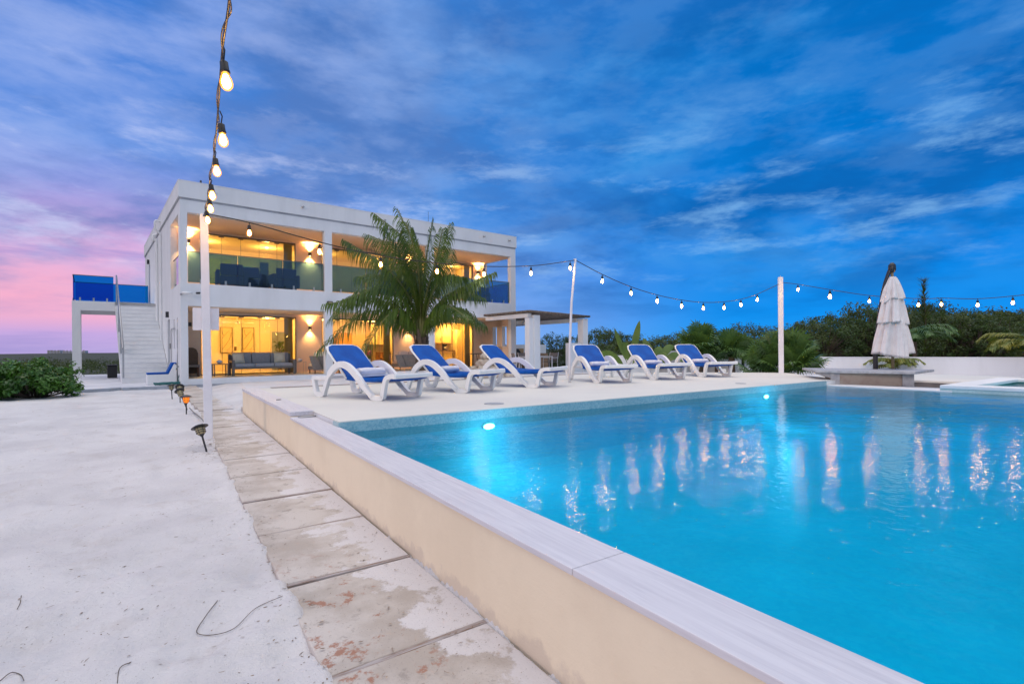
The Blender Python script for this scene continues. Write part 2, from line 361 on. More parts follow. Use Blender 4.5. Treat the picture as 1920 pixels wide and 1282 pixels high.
def mosaic(name, a, b_, sc=38):
    m, t, b = newmat(name); b.inputs['Roughness'].default_value = .35
    g = N(t, 'ShaderNodeNewGeometry'); v = N(t, 'ShaderNodeTexVoronoi'); v.inputs['Scale'].default_value = sc; LK(t, g.outputs['Position'], v.inputs[0])
    n = N(t, 'ShaderNodeTexNoise'); n.inputs['Scale'].default_value = 1.3; n.inputs['Detail'].default_value = 4; LK(t, g.outputs['Position'], n.inputs[0])
    s_ = N(t, 'ShaderNodeSeparateColor'); LK(t, v.outputs['Color'], s_.inputs[0])
    c = mixc(t, s_.outputs[0], a, b_); c = mixc(t, math_(t, 'MULTIPLY', smooth_(t, n.outputs[0], .35, .7), .25), c, tuple(k*.6 for k in a)); LK(t, c, b.inputs['Base Color']); return m
M['basin'] = mosaic('pool_mosaic', (.34, .78, .92), (.44, .86, .95), 30)
M['tile'] = mosaic('waterline_mosaic', (.26, .46, .52), (.46, .62, .63), 60)
M['tile2'] = mosaic('spa_mosaic', (.46, .60, .60), (.62, .72, .68), 60)
def watermat(name, tint, sc=1.):
    m, t, b = newmat(name); t.nodes.remove(b)
    g = N(t, 'ShaderNodeNewGeometry')
    n = N(t, 'ShaderNodeTexNoise'); n.inputs['Scale'].default_value = 13*sc; n.inputs['Detail'].default_value = 4; n.inputs['Distortion'].default_value = .5; LK(t, g.outputs['Position'], n.inputs[0])
    bp = N(t, 'ShaderNodeBump'); bp.inputs['Strength'].default_value = .21; bp.inputs['Distance'].default_value = .02; LK(t, n.outputs[0], bp.inputs['Height'])
    fr = N(t, 'ShaderNodeFresnel'); fr.inputs[0].default_value = 1.33; LK(t, bp.outputs[0], fr.inputs['Normal'])
    tr = N(t, 'ShaderNodeBsdfTransparent'); tr.inputs[0].default_value = (*tint, 1)
    gl = N(t, 'ShaderNodeBsdfGlossy'); gl.inputs['Roughness'].default_value = .016; LK(t, bp.outputs[0], gl.inputs['Normal'])
    mx = N(t, 'ShaderNodeMixShader'); LK(t, fr.outputs[0], mx.inputs[0]); LK(t, tr.outputs[0], mx.inputs[1]); LK(t, gl.outputs[0], mx.inputs[2])
    LK(t, mx.outputs[0], t.nodes['Material Output'].inputs[0]); return m
M['water'] = watermat('pool_water', (.10, .80, .985))
def plankmat(name, a, b_, axis=(1, 12, 12), sc=3):
    return mat(name, a, .6, 0, sc, .2, 30, col2=b_, stretch=axis)
M['log'] = plankmat('weathered_log', (.10, .075, .06), (.22, .18, .15), (1, 1, 1), 14)
M['timber'] = plankmat('grey_timber', (.36, .32, .31), (.22, .19, .18), (3, 30, 30), 2)
M['stone'] = mat('counter_stone', (.46, .46, .47), .5, .3, 9, .15, 60, col2=(.33, .33, .35), coord='World')
M['stonebase'] = mat('bar_base_panel', (.42, .36, .30), .6, .2, 5, .1, 40, col2=(.36, .28, .23), coord='World')
M['bark'] = mat('palm_bark', (.12, .09, .065), .85, .4, 14, .8, 25, stretch=(1, 1, 4))
M['frond'] = leafmat('palm_frond', (.13, .20, .020), (.018, .062, .014))
M['frond2'] = leafmat('fan_palm_leaf', (.10, .20, .045), (.035, .10, .03))
M['yfrond'] = leafmat('yellowing_frond', (.30, .26, .03), (.10, .16, .03))
M['banana'] = leafmat('banana_leaf', (.12, .20, .03), (.05, .12, .02), .35)
M['leaf'] = leafmat('shrub_leaf', (.09, .24, .03), (.022, .08, .014), .32)
M['leafd'] = leafmat('dark_tree_leaf', (.075, .14, .032), (.016, .036, .012), .6)
M['leafe'] = leafmat('olive_tree_leaf', (.11, .15, .036), (.026, .045, .014), .6)
M['scrub'] = leafmat('scrub_leaf', (.065, .085, .03), (.022, .034, .014), .7)
M['wood'] = mat('brown_wood', (.22, .10, .05), .5, .3, 4, stretch=(1, 10, 10))
M['fabric'] = mat('grey_cushion', (.32, .32, .33), .9, .12, 12, .15, 300)
M['wicker'] = mat('grey_wicker', (.27, .24, .22), .8, .25, 30, .5, 90)
M['cream_f'] = mat('cream_cushion', (.72, .66, .50), .9, .08, 8, .1, 200)
M['towel'] = mat('towel_cotton', (.82, .82, .88), .95, .05, 10, .5, 250)
M['canvas'] = mat('parasol_canvas', (.82, .77, .75), .9, .1, 5, .1, 150, col2=(.74, .68, .66))
M['hose'] = mat('green_hose', (.02, .14, .14), .5)
M['rockm'] = mat('pale_rock', (.60, .54, .46), .9, .3, 7, .6, 20, col2=(.45, .38, .31))
M['cab'] = mat('cabinet_front', (.82, .62, .28), .5, .05, 2)
M['dblue'] = mat('navy_fabric', (.012, .03, .22), .8, .1, 6)
M['conc'] = mat('block_concrete', (.50, .46, .42), .9, .2, 8, .3, 40)
M['lens_off'] = mat('unlit_lens', (.42, .36, .20), .4, .1, 20)
M['trunk'] = mat('bark', (.09, .07, .055), .9, .3, 8, .5, 20)
M['hill'] = mat('scrubland', (.045, .052, .026), .95, 0, .22, .0, 10, col2=(.018, .024, .013), coord='World')
M['far_b'] = mat('far_facade', (.45, .45, .50), .8, .1, .05)
M['art'] = mat('art_canvas', (.72, .56, .28), .8, .06, 3)
M['ink'] = mat('art_ink', (.16, .09, .03), .7)
def light(name, ty, loc, power, col, parent=None, **k):
    l = bpy.data.lights.new(name, ty); l.energy = power; l.color = col
    for a, b in k.items(): setattr(l, a, b)
    o = bpy.data.objects.new(name, l); COL.objects.link(o); o.location = loc
    if parent: o.parent = parent
    return o
# ------------------------------------------------------------------ ground
WATER = .385; DECK = .5; TERR = .15
def groundz(x, y):
    x = np.asarray(x, float); y = np.asarray(y, float)
    z = .0035*np.clip(y, 0, 17)+.0
    r = np.hypot(x, y)
    near = np.clip(1-r/30, 0, 1)
    nzx = .035*fbm(y*4.0, x*0+3.1, 3, 61)
    edge = np.clip((x-.475-nzx)/.03, 0, 1)*np.clip((1.14-x)/.02, 0, 1)*(y < 11.5)     # under the path
    z = z+near*(.045*fbm(x*.9, y*.9, 3, 3)+.046*fbm(x*2.2, y*3.6+.3*x, 3, 11)+.042*fbm(x*5.0+2*y, y*8, 3, 21)-.042*np.clip(vnoise(x*2.7+9, y*2.3, 91)-.68, 0, 1)/.32+.022*fbm(x*12, y*16, 2, 33))*(1-edge)
    z = z-.03*edge+.012*np.exp(-((x-.45-nzx)/.05)**2)*(y < 11.5)
    tt = np.clip((x-1.0)/.7, 0, 1)*np.clip((y-11.0)/.25, 0, 1)*(r < 40); tt = tt*tt*(3-2*tt); z = z*(1-tt)+.146*tt
    bd = np.clip(1-np.abs(y-19.9-.1*x)/1.2, 0, 1)*(x < 2); z = z-.02*bd
    # far side of the grounds: scrubland falling away, then low distant country
    out = np.clip(np.maximum(np.maximum(-6-x, y-21.5-.0*x), 0)/10, 0, 1)*(x < 26)
    z = z-out*1.6-np.clip((r-60)/400, 0, 1)*3+np.clip((r-25)/60, 0, 1)*1.2*fbm(x*.03, y*.03, 4, 31)
    z = z+np.clip((r-900)/1500, 0, 1)*(7+4*fbm(x*.0011, y*.0011, 4, 5))
    # hill beyond the garden wall on the right
    az = np.degrees(np.arctan2(x, y)); a = np.clip((az-58)/16, 0, 1); a = a*a*(3-2*a)
    rr = np.clip((r-42)/55, 0, 1); rr = rr*rr*(3-2*rr); back = np.clip(1-(r-150)/300, 0, 1)
    z = z+a*rr*back*(5.0+2.2*fbm(x*.022, y*.022, 4, 77))
    return z
def polar():
    na = 640; rad = [0.0]; r = .35
    while r < 45: rad.append(r); r *= 1.0175
    while r < 6000: rad.append(r); r *= 1.06
    rad = np.array(rad[1:]); an = np.linspace(0, 2*np.pi, na, endpoint=False)
    A_, R_ = np.meshgrid(an, rad); X = R_*np.sin(A_); Y = R_*np.cos(A_); Z = groundz(X, Y)
    return X, Y, Z, na, len(rad)
def ground():
    X, Y, Z, na, nr = polar()
    V = np.stack([X.ravel(), Y.ravel(), Z.ravel()], 1)
    V = np.vstack([V, [[0, 0, float(groundz(0, 0))]]])
    i, j = np.meshgrid(np.arange(nr-1), np.arange(na), indexing='ij'); j2 = (j+1) % na
    F = np.stack([i*na+j, i*na+j2, (i+1)*na+j2, (i+1)*na+j], -1).reshape(-1, 4)
    c = V[F].mean(1)
    hole = ((c[:, 0] > 1.22) & (c[:, 0] < 12.2) & (c[:, 1] > -9) & (c[:, 1] < 5.5)) | ((c[:, 0] > 11) & (c[:, 0] < 15.5) & (c[:, 1] > -9) & (c[:, 1] < 3.6))
    rr = np.hypot(c[:, 0], c[:, 1])
    sand = (c[:, 0] > -9) & (c[:, 1] < 21.3) & (c[:, 0] < 19.0) & (c[:, 1] > -60)
    for nm, sel, m, kind in (('sand', sand & ~hole, M['sand'], 'structure'), ('scrubland_terrain', ~sand & ~hole, M['hill'], 'structure')):
        f = F[sel]; used = np.unique(f); mp_ = -np.ones(len(V), int); mp_[used] = np.arange(len(used))
        fl = [tuple(int(k) for k in q) for q in mp_[f]]
        if nm == 'sand': fl += [(int(mp_[k]), int(mp_[(k+1) % na]), int(mp_[len(V)-1])) for k in range(na)] if mp_[len(V)-1] >= 0 else []
        vv = V[used]
        if nm == 'sand' and mp_[len(V)-1] < 0:
            vv = np.vstack([vv, V[-1:]]); ci = len(vv)-1; fl += [(int(mp_[k]), int(mp_[(k+1) % na]), ci) for k in range(na)]
        me = bpy.data.meshes.new(nm); me.from_pydata([tuple(map(float, p)) for p in vv], [], fl); me.polygons.foreach_set('use_smooth', [True]*len(fl)); me.materials.append(m); me.update()
        o = bpy.data.objects.new(nm, me); COL.objects.link(o); o['kind'] = kind
ground()
# path slabs
def path():
    mb = MB(); st = MB(); y = -2.34; k = 0
    while y < 19.6:
        L = .85 if y < 4.2 else .92
        if y > 9: L = .85
        x0 = .46-.05*max(0, y-11.5)*.9; x1 = 1.135 if y+L < 11.2 else 1.07-.045*(y-11.2)
        g = .012; zz = .014+.0035*min(max(y, 0), 17)+random.uniform(-.004, .004)+(.02 if y > 11.3 else 0); j = random.uniform(-.012, .012)
        nx = 5
        mb.add([(x0, y+g+j, zz), (x1, y+g, zz+.004), (x1, y+L-g, zz+.002), (x0, y+L-g+j, zz), (x0, y+g+j, zz-.09), (x1, y+g, zz-.09), (x1, y+L-g, zz-.09), (x0, y+L-g+j, zz-.09)],
            [(0, 1, 2, 3), (7, 6, 5, 4), (0, 4, 5, 1), (1, 5, 6, 2), (2, 6, 7, 3), (3, 7, 4, 0)])
        if y < 5: st.add([(x0, y-.013+j, zz-.004), (x1, y-.013, zz), (x1, y+.013, zz), (x0, y+.013+j, zz-.004), (x0, y-.013+j, zz-.06), (x1, y-.013, zz-.06), (x1, y+.013, zz-.06), (x0, y+.013+j, zz-.06)],
            [(0, 1, 2, 3), (7, 6, 5, 4), (0, 4, 5, 1), (1, 5, 6, 2), (2, 6, 7, 3), (3, 7, 4, 0)])
        y += L; k += 1
    p = mb.build('path', M['path'], bevel=.008); p['kind'] = 'structure'
    st.build('timber_joint', mat('joint_timber', (.46, .42, .42), .8, 0, 3, .4, 30, col2=(.26, .16, .10), coord='World', stretch=(2, 30, 30)), p)
path()
# leaf litter, twigs and pebbles on the sand
def litter():
    lb = MB(); rnd = random.Random(3)
    def pebble(x, y, s):
        z = float(groundz(x, y)) if not .47 < x < 1.13 else .018+.0035*max(y, 0)
        a = rnd.gauss(0, .9); c, s_ = math.cos(a), math.sin(a); s *= rnd.uniform(.5, 1.2); el = rnd.choice((1, 1, 1.3, 2.4, 4)); l, w = s*el**.7, s*.55/el**.5; bd = rnd.uniform(-.5, .5)*l
        P = [(x+l*c*q[0]-w*s_*q[1]-s_*bd*(q[0]**2), y+l*s_*q[0]+w*c*q[1]+c*bd*(q[0]**2), z+q[2]) for q in ((1, .2, .001), (.35, .9, .001), (-.5, .7, .001), (-1, -.1, .001), (-.4, -.9, .001), (.5, -.7, .001), (.0, .0, min(s*.35, .004)))]
        lb.add(P, [(0, 1, 6), (1, 2, 6), (2, 3, 6), (3, 4, 6), (4, 5, 6), (5, 0, 6)])
    for k in range(4200):
        r = 1.2+rnd.random()**1.4*14; az = R(rnd.uniform(-16, 34)); x, y = r*math.sin(az), r*math.cos(az)
        if x < 1.1: pebble(x, y, rnd.choice((.0015, .002, .002, .003, .004, .005, .007))*(1+y*.09))
    for k in range(700):
        y = rnd.uniform(1.2, 9); x = .46+rnd.gauss(0, .05) if rnd.random() < .7 else 1.1-abs(rnd.gauss(0, .06)); pebble(x, y, rnd.choice((.003, .004, .006, .009)))
    for k in range(320):
        pebble(.38+rnd.gauss(0, .14), 7.25+rnd.gauss(0, .5), rnd.choice((.005, .008, .013)))
    lb.build('leaf_litter', mat('dry_litter', (.22, .17, .13), .9, 0, 3, col2=(.42, .34, .28)), None)['kind'] = 'stuff'
    twm = mat('dry_twig', (.10, .08, .06), .9)
    def tw(px, label):
        pts = []
        for (a, b) in px:
            p = spot(a, b, 1); d = p-Vector((0, 0, EYE)); t = -1.2/d.z*1.0; q = d*t
            pts.append((q.x, q.y, float(groundz(q.x, q.y))+.006))
        pts = spline(pts, 6); n = len(pts)
        tag(MB().tube(pts, [.0013*(1-.5*i/n)+.0006 for i in range(n)], 5).build('twig', twm), label, 'twig', 'dry twigs on the sand')
    tw([(408, 1140), (385, 1165), (369, 1185), (400, 1188), (440, 1180), (480, 1155), (530, 1137)], 'long looping dry stem lying on the sand beside the path')
    tw([(246, 1243), (225, 1265), (220, 1285)], 'short dry twig at the bottom edge of the sand')
    tw([(40, 1125), (38, 1140), (32, 1150)], 'tiny bent twig on the open sand at far left')
    tw([(0, 1280), (20, 1264), (38, 1266), (45, 1282)], 'curled dry stem in the lower left corner of the sand')
litter()
# ------------------------------------------------------------------ pool basin, deck, spa
PX0, PX1, PY0, PY1 = 1.38, 11.45, -8., 5.15
def pool():
    mb = MB(); f = -.30; prof = [(0, .36), (0, .12), (.03, -.02), (.10, -.14), (.22, -.22), (.40, -.27), (.70, f)]
    # one smooth shell: inset rings going down with a cove, then the floor
    rings = [[(PX0+d, PY0+d, z), (PX1-d, PY0+d, z), (PX1-d, PY1-d, z), (PX0+d, PY1-d, z)] for d, z in prof]
    vs = [p for r_ in rings for p in r_]; fs = [(i*4+k, i*4+(k+1) % 4, i*4+4+(k+1) % 4, i*4+4+k) for i in range(len(rings)-1) for k in range(4)]
    m = (len(rings)-1)*4; fs.append((m, m+1, m+2, m+3)); mb.add(vs, fs)
    o = mb.build('pool_basin', M['basin']); o['kind'] = 'structure'
    # a submerged bench along the deck side
    t = MB(); t.box(PX0, PX1+.0, PY1-.006, PY1+.2, .30, .49); t.build('waterline_tile', M['tile'], o)
    c = MB(); c.box(PX1-.0, PX1+.52, 3.08, PY1-.01, .36, .405); c.build('ledge', M['white'], o, bevel=.008)
    # water with real ripples
    nx, ny = 330, 430
    xs = np.linspace(PX0-.004, PX1+.02, nx); ys = np.linspace(PY0, PY1+.003, ny); X, Y = np.meshgrid(xs, ys)
    d = np.hypot(X, Y); amp = .35+.65*np.clip((d-4)/5, 0, 1)
    Z = WATER+amp*(.0060*fbm(X*1.5+.5*Y, Y*2.2, 2, 41)+.0036*fbm(X*4.6, Y*6.6, 2, 51)+.0013*fbm(X*11, Y*9+X*3, 1, 71))
    V = np.stack([X.ravel(), Y.ravel(), Z.ravel()], 1); i, j = np.meshgrid(np.arange(ny-1), np.arange(nx-1), indexing='ij')
    F = np.stack([i*nx+j, i*nx+j+1, (i+1)*nx+j+1, (i+1)*nx+j], -1).reshape(-1, 4)
    me = bpy.data.meshes.new('pool_water'); me.from_pydata(V.tolist(), [], F.tolist()); me.polygons.foreach_set('use_smooth', [True]*len(F)); me.materials.append(M['water']); me.update()
    w = bpy.data.objects.new('pool_water', me); COL.objects.link(w); w['kind'] = 'structure'
    # lamps let into the deck-side wall
    for i, (x, lb) in enumerate(((3.12, 'glowing underwater lamp below the deck edge nearest the stepped wall'), (9.1, 'glowing underwater lamp near the far deck corner'))):
        th = thing('pool_lamp', lb, 'pool lamp', (x, PY1-.02, .30), 0, 'underwater lamps in the pool wall')
        EL = Matrix.Scale(.45, 4, (0, 0, 1)) @ Matrix.Rotation(R(90), 4, 'X')
        r = MB(); r.lathe([(.02, .02), (.05, .018), (.075, .01), (.08, 0)], (0, 0, 0), 28, EL); r.build('lens', emat('pool_lamp_lens', (.8, .97, 1), 30) if i == 0 else bpy.data.materials['pool_lamp_lens'], th)
        g = MB(); g.lathe([(.085, .006), (.09, 0), (.09, -.02)], (0, 0, 0), 28, EL); g.build('rim', M['metal'], th)
        light('pool_lamp_light', 'POINT', (0, -.38, -.06), 9, (.25, .82, 1), th, shadow_soft_size=.12)
pool()
def deck():
    poly = [(1.39, PY1), (11.9, PY1), (12.6, 5.7), (13.4, 6.5), (14.2, 7.4), (12.9, 9.0), (11.2, 10.3), (9.2, 10.9), (5.9, 10.75), (2.6, 10.85), (1.62, 10.85), (1.62, 10.2)]
    poly = [(1.39, PY1), (11.9, PY1), (12.7, 5.9), (14.3, 7.5), (12.6, 9.4), (10.8, 10.9), (1.39, 10.9)]
    o = MB().prism(poly, .49, .50).build('pool_deck', M['deck']); o['kind'] = 'structure'
    b = MB().prism([(1.40, PY1+.004), (11.86, PY1+.004), (12.66, 5.93), (14.22, 7.5), (12.55, 9.36), (10.78, 10.86), (1.40, 10.86)], .0, .487).build('deck_edge', M['wall'], o)
    # strip of coping along the back of the deck
    s = MB()
    x = 1.62
    while x < 10.6:
        s.box(x+.004, min(x+1.19, 10.7), 10.68, 10.94, .44, .508); x += 1.2
    s.build('back_coping', M['timber'], o, bevel=.004)
    e = MB(); e.prism([(11.95, 5.16), (12.8, 5.86), (14.4, 7.46), (14.52, 7.36), (12.95, 5.75), (12.2, 5.1)], .40, .44); e.build('step_edge', M['slab'], o, bevel=.005)
    # skimmer lid
    tag(MB().lathe([(.13, 0), (.13, .006), (.11, .008)], (3.5, 5.62, .5), 24).build('skimmer_lid', M['slab']), 'small round skimmer lid let into the deck by the pool', 'drain lid')
    tag(MB().lathe([(.10, 0), (.10, .006), (.09, .008)], (9.3, 5.75, .5), 20).build('skimmer_lid', M['slab']), 'small round skimmer lid near the far deck corner', 'drain lid')
deck()
def poolwall():
    w = thing('pool_wall', 'cream rendered wall with pale tile coping stepping down beside the path', 'wall', (1.25, 3, 0))
    x0, x1 = 1.15, 1.385
    def b(*a): return MB(lambda x, y, z: (x-1.25, y-3, z)).box(*a)
    b(x0, x1-.01, -8, 6.27, -.2, .420).build('low_wall', M['cream'], w, bevel=.003)
    b(x0, 1.40, 6.273, 11.0, -.2, .455).build('high_wall', M['cream'], w, bevel=.003)
    edges = [-8, -6.6, -5.2, -3.8, -2.4, -.98, .02, 1.33, 2.70, 4.10, 5.42, 6.27]
    for a, c in zip(edges, edges[1:]):
        b(x0-.012, x1+.008, a+.002, c-.002, .423, .448).build('coping_tile', M['coping'], w, bevel=.003)
    e2 = [6.27, 7.5, 8.75, 10.0, 11.0]
    for a, c in zip(e2, e2[1:]):
        b(x0-.012, 1.41, a+.002, c-.002, .458, .5055).build('coping_tile', M['coping'], w, bevel=.003)
    MB(lambda x, y, z: (x-1.25, y-3, z)).lathe([(.035, .5055), (.035, .512), (.02, .514)], (1.30, 8.0, 0), 14).build('drain_cap', M['dark'], w)
    # little pipe ring lying at the foot of the step
    tag(MB().tube([(1.30+.07*math.cos(a)*1.3, 6.17+.05*math.sin(a), .455) for a in np.linspace(0, 6.28, 20)], .007, 6).box(1.24, 1.37, 6.13, 6.21, .449, .457).build('metal_bracket', M['metal']), 'flat grey metal bracket lying at the step of the pool coping', 'bracket')
poolwall()
# terrace behind
TM = mat('terrace_dummy', (.5, .5, .5))
tr = MB().prism([(1.12, 11.02), (10.9, 11.02), (16, 9.0), (26, 14), (26, 24), (2.1, 20.9), (1.75, 15.3), (1.7, 11.4), (1.12, 11.02)], .05, TERR).build('terrace', M['terr']); tr['kind'] = 'structure'
tr2 = MB().prism([(12.9, 5.5), (15.5, 3.0), (19.6, 3.0), (23, 3), (23.5, 12.8), (15.9, 9.1), (14.3, 7.3)], .05, .13).build('back_terrace', M['terr']); tr2['kind'] = 'structure'
def spa():
    w = thing('spa_pool', 'raised square spa pool with pale rim and turquoise water', 'spa pool', (13, 1.8, .1))
    def X(x, y, z): return (x-13, y-1.8, z-.1)
    x0, x1, y0, y1 = 11.462, 15.0, -1.2, 3.25
    m = MB(X)
    m.box(x0, x0+.3, y0, y1, -.2, .44); m.box(x1-.3, x1, y0, y1, -.2, .44); m.box(x0+.3, x1-.3, y1-.3, y1, -.2, .44); m.box(x0+.3, x1-.3, y0, y0+.3, -.2, .44); m.box(x0+.3, x1-.3, y0+.3, y1-.3, -.3, -.2)
    m.build('spa_wall', M['tile2'], w)
    c = MB(X); c.box(x0-.02, x0+.40, y0, y1, .443, .505); c.box(x1-.40, x1, y0, y1, .443, .505); c.box(x0+.402, x1-.402, y1-.40, y1, .443, .505); c.box(x0+.402, x1-.402, y0, y0+.4, .443, .505)
    c.build('rim', M['wall'], w, bevel=.012, seg=3)
    s = MB(X); s.add([(x0+.3, y0+.3, .42), (x1-.3, y0+.3, .42), (x1-.3, y1-.3, .42), (x0+.3, y1-.3, .42)], [(0, 1, 2, 3)]); s.build('spa_water', watermat('spa_water', (.45, .85, .95)), w)
    light('spa_light', 'POINT', (13-13, 1.5-1.8, .0-.05), 9, (.3, .9, 1), w, shadow_soft_size=.15)
spa()
def bar():
    t = thing('pool_bar', 'low stone counter on a tiled base at the pool edge under the closed parasol', 'counter', (12.4, 4.7, .40))
    def X(x, y, z): return (x-12.4, y-4.7, z-.40)
    fl, fr, br, bl = Vector((11.86, 5.22, 0)), Vector((12.58, 4.02, 0)), Vector((13.1, 4.35, 0)), Vector((12.4, 5.6, 0))
    b = MB(X); b.prism([fl, fr, br, bl], .12, .645); b.build('base', M['stonebase'], t, bevel=.004)
    def pt(u): return fl+(fr-fl)*u
    n = Vector((fr.y-fl.y, fl.x-fr.x, 0)).normalized()*1
    if n.x > 0: n = -n
    for u0, u1 in ((-.02, .10), (.88, 1.02)):
        p = MB(X); p.prism([pt(u0)+n*.035, pt(u1)+n*.035, pt(u1)-n*.02, pt(u0)-n*.02], .13, .64); p.build('end_pier', M['stone'], t, bevel=.004)
    br_ = MB(X); q = pt(0); q2 = Vector((11.66, 5.45, 0))
    br_.add([(q2.x, q2.y, .64), (q.x, q.y, .64), (q.x, q.y, .52), (q2.x+.35, q2.y+.25, .64), (q.x+.35, q.y+.25, .64), (q.x+.35, q.y+.25, .52)], [(0, 1, 2), (3, 5, 4), (0, 3, 4, 1), (1, 4, 5, 2), (0, 2, 5, 3)])
    br_.build('bracket', M['stone'], t)
    c = MB(X); c.prism([(11.62, 5.45), (12.25, 3.86), (13.7, 3.98), (12.9, 6.35)], .648, .70); c.build('counter_top', M['stone'], t, bevel=.006)
    # stone coping and sunken steps beside it
    s = MB(); s.box(11.98, 12.5, 3.27, 5.12, .10, .385); 
    bt = s.build('bar_terrace', M['slab']); bt['kind'] = 'structure'
    dk = mat('shaded_step_stone', (.16, .15, .15), .7, .2, 5, coord='World')  # shading of the step sides put into a darker stone colour
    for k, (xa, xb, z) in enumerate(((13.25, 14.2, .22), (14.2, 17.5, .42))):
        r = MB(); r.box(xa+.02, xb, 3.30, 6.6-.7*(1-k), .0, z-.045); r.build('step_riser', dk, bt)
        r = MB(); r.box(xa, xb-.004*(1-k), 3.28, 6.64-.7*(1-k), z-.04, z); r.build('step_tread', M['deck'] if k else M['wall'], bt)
bar()
# ------------------------------------------------------------------ garden walls
def gwall(name, label, pts, z0, z1, th=.18):
    mb = MB(lambda x, y, z: (x-pts[0][0], y-pts[0][1], z)); cp = MB(lambda x, y, z: (x-pts[0][0], y-pts[0][1], z))
    for a, b in zip(pts, pts[1:]):
        a, b = Vector(a), Vector(b); d = (b-a).normalized(); n = Vector((-d.y, d.x))*th/2
        mb.prism([a-n, b-n, b+n, a+n], z0, z1)
        n2 = n*1.15; cp.prism([a-n2-d*.02, b-n2+d*.02, b+n2+d*.02, a+n2-d*.02], z1+.002, z1+.035)
    t = thing(name, label, 'wall', (pts[0][0], pts[0][1], 0)); mb.build('wall_body', M['wall'], t); cp.build('wall_cap', M['wall'], t); return t
gwall('garden_wall', 'long low white garden wall behind the closed parasol', [(20.4, 11.6), (22.9, 4.05)], -.1, .79)
gwall('garden_wall', 'lower white wall section continuing right of the long garden wall', [(22.93, 3.96), (24.6, -1.2)], -.1, .56)
gwall('garden_wall', 'low white garden wall seen behind the right-hand loungers', [(13.1, 14.07), (17.3, 10.7)], -.1, .93)
gwall('garden_wall', 'short pale wall stub between fan palm and loungers', [(17.45, 10.6), (18.6, 9.8)], -.1, .72)
# ------------------------------------------------------------------ villa
CX_, CY_, CZ_ = .296, 20.038, .13
VA = Vector((.99675, .08061, 0)); VB = Vector((-.10138, .99485, 0))
def XV(a, b, z): return (VA.x*a+VB.x*b, VA.y*a+VB.y*b, z-CZ_)
def VW(a, b, z): p = VA*a+VB*b; return (CX_+p.x, CY_+p.y, z)
VROT = math.atan2(VA.y, VA.x)
villa = thing('villa', 'white two-storey flat-roofed villa with lit glass-fronted porches', 'house', (CX_, CY_, CZ_))
def VM(): return MB(XV)
def wall_ops(mb, axis, c0, c1, u0, u1, z0, z1, ops):
    """wall along u, openings (u0,u1,z0,z1)"""
    us = sorted({u0, u1, *[k for o in ops for k in o[:2] if u0 < k < u1]}); zs = sorted({z0, z1, *[k for o in ops for k in o[2:] if z0 < k < z1]})
    for ua, ub in zip(us, us[1:]):
        run = None
        for za, zb in list(zip(zs, zs[1:]))+[(None, None)]:
            um = (ua+ub)/2
            solid = za is not None and not any(o[0] < um < o[1] and o[2] < (za+zb)/2 < o[3] for o in ops)
            if solid: run = (run[0] if run else za, zb)
            elif run:
                if axis == 'b': mb.box(c0, c1, ua, ub, *run)
                else: mb.box(ua, ub, c0, c1, *run)
                run = None
L_, D_ = 14.3, 13.6
TOPZ = 5.89
# walls
m = VM(); wall_ops(m, 'b', 0, .2, .0, D_, .0, 6.36, [(.45, 2.6, 3.53, TOPZ), (.7, .98, 1.35, 2.4), (1.55, 1.85, 1.35, 2.4), (2.95, 3.7, .0, 2.47), (7.6, 8.2, 4.95, 5.86), (10.8, 11.5, 3.45, 5.6)])
m.build('side_wall', M['wall'], villa)
m = VM(); wall_ops(m, 'b', 14.1, 14.3, .0, D_, .0, 6.36, [(.3, 2.4, 3.53, TOPZ), (.5, .87, 1.38, 2.42), (1.32, 1.67, 1.38, 2.42)])
m.build('side_wall', M['wall'], villa)
m = VM(); m.box(.2, 14.1, D_-.2, D_, 0, 6.36); m.build('rear_wall', M['wall'], villa)
for a0, a1 in ((.2005, .205), (4.73, 5.02), (9.26, 9.60), (13.98, 14.0995)):
    m = VM(); m.box(a0, a1, .0, .22, .33, 2.77); m.box(a0, a1, .0, .22, 3.53, TOPZ); m.build('pillar', M['wall'], villa)
m = VM(); m.box(.2, 14.1, 0, 2.6, 2.77, 3.53); m.build('balcony_slab', M['wall'], villa)
m = VM(); m.box(.2, 14.1, 0, D_-.2, TOPZ, 6.36); m.build('roof_slab', M['wall'], villa)
m = VM(); m.box(.202, 14.098, .225, 2.598, 2.75, 2.768); m.box(.202, 14.098, .225, 2.598, TOPZ-.02, TOPZ-.002); m.build('porch_ceiling', M['inner'], villa)  # thin ceiling sheets carrying the lamp-warmed colour
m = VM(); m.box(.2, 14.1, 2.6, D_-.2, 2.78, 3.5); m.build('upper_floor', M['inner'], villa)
m = VM(); e = .045
m.box(-e, L_+e, -e, .2, 6.362, 6.90); m.box(-e, .2, .2, D_-.2, 6.362, 6.90); m.box(L_-.2, L_+e, .2, D_-.2, 6.362, 6.90); m.box(-e, L_+e, D_-.2, D_+e, 6.362, 6.90)
pp = m.build('parapet', M['wall'], villa, bevel=.006)
m = VM(); m.box(-.01, L_+.01, -.012, .0, 6.30, 6.362); m.box(-.012, .0, 0, D_, 6.30, 6.362); m.build('parapet_shadow_strip', M['slab'], pp)  # dark strip standing in for the shadow line under the parapet
m = VM(); m.box(-e, L_+e, -e-.004, -e+.05, 6.902, 6.93); m.box(-e-.004, -e+.05, .0, D_, 6.902, 6.93); m.build('parapet_edge', M['wall'], pp)
m = VM(); m.box(.2, 14.1, -.0, 2.6, .0, .33); m.box(.2, 14.1, 2.6, D_-.2, .0, .335); m.build('porch_floor', M['floor'], villa)
m = VM(); m.box(.2005, 14.098, -.006, .0, .0, .325); m.build('plinth_face', M['wall'], villa)
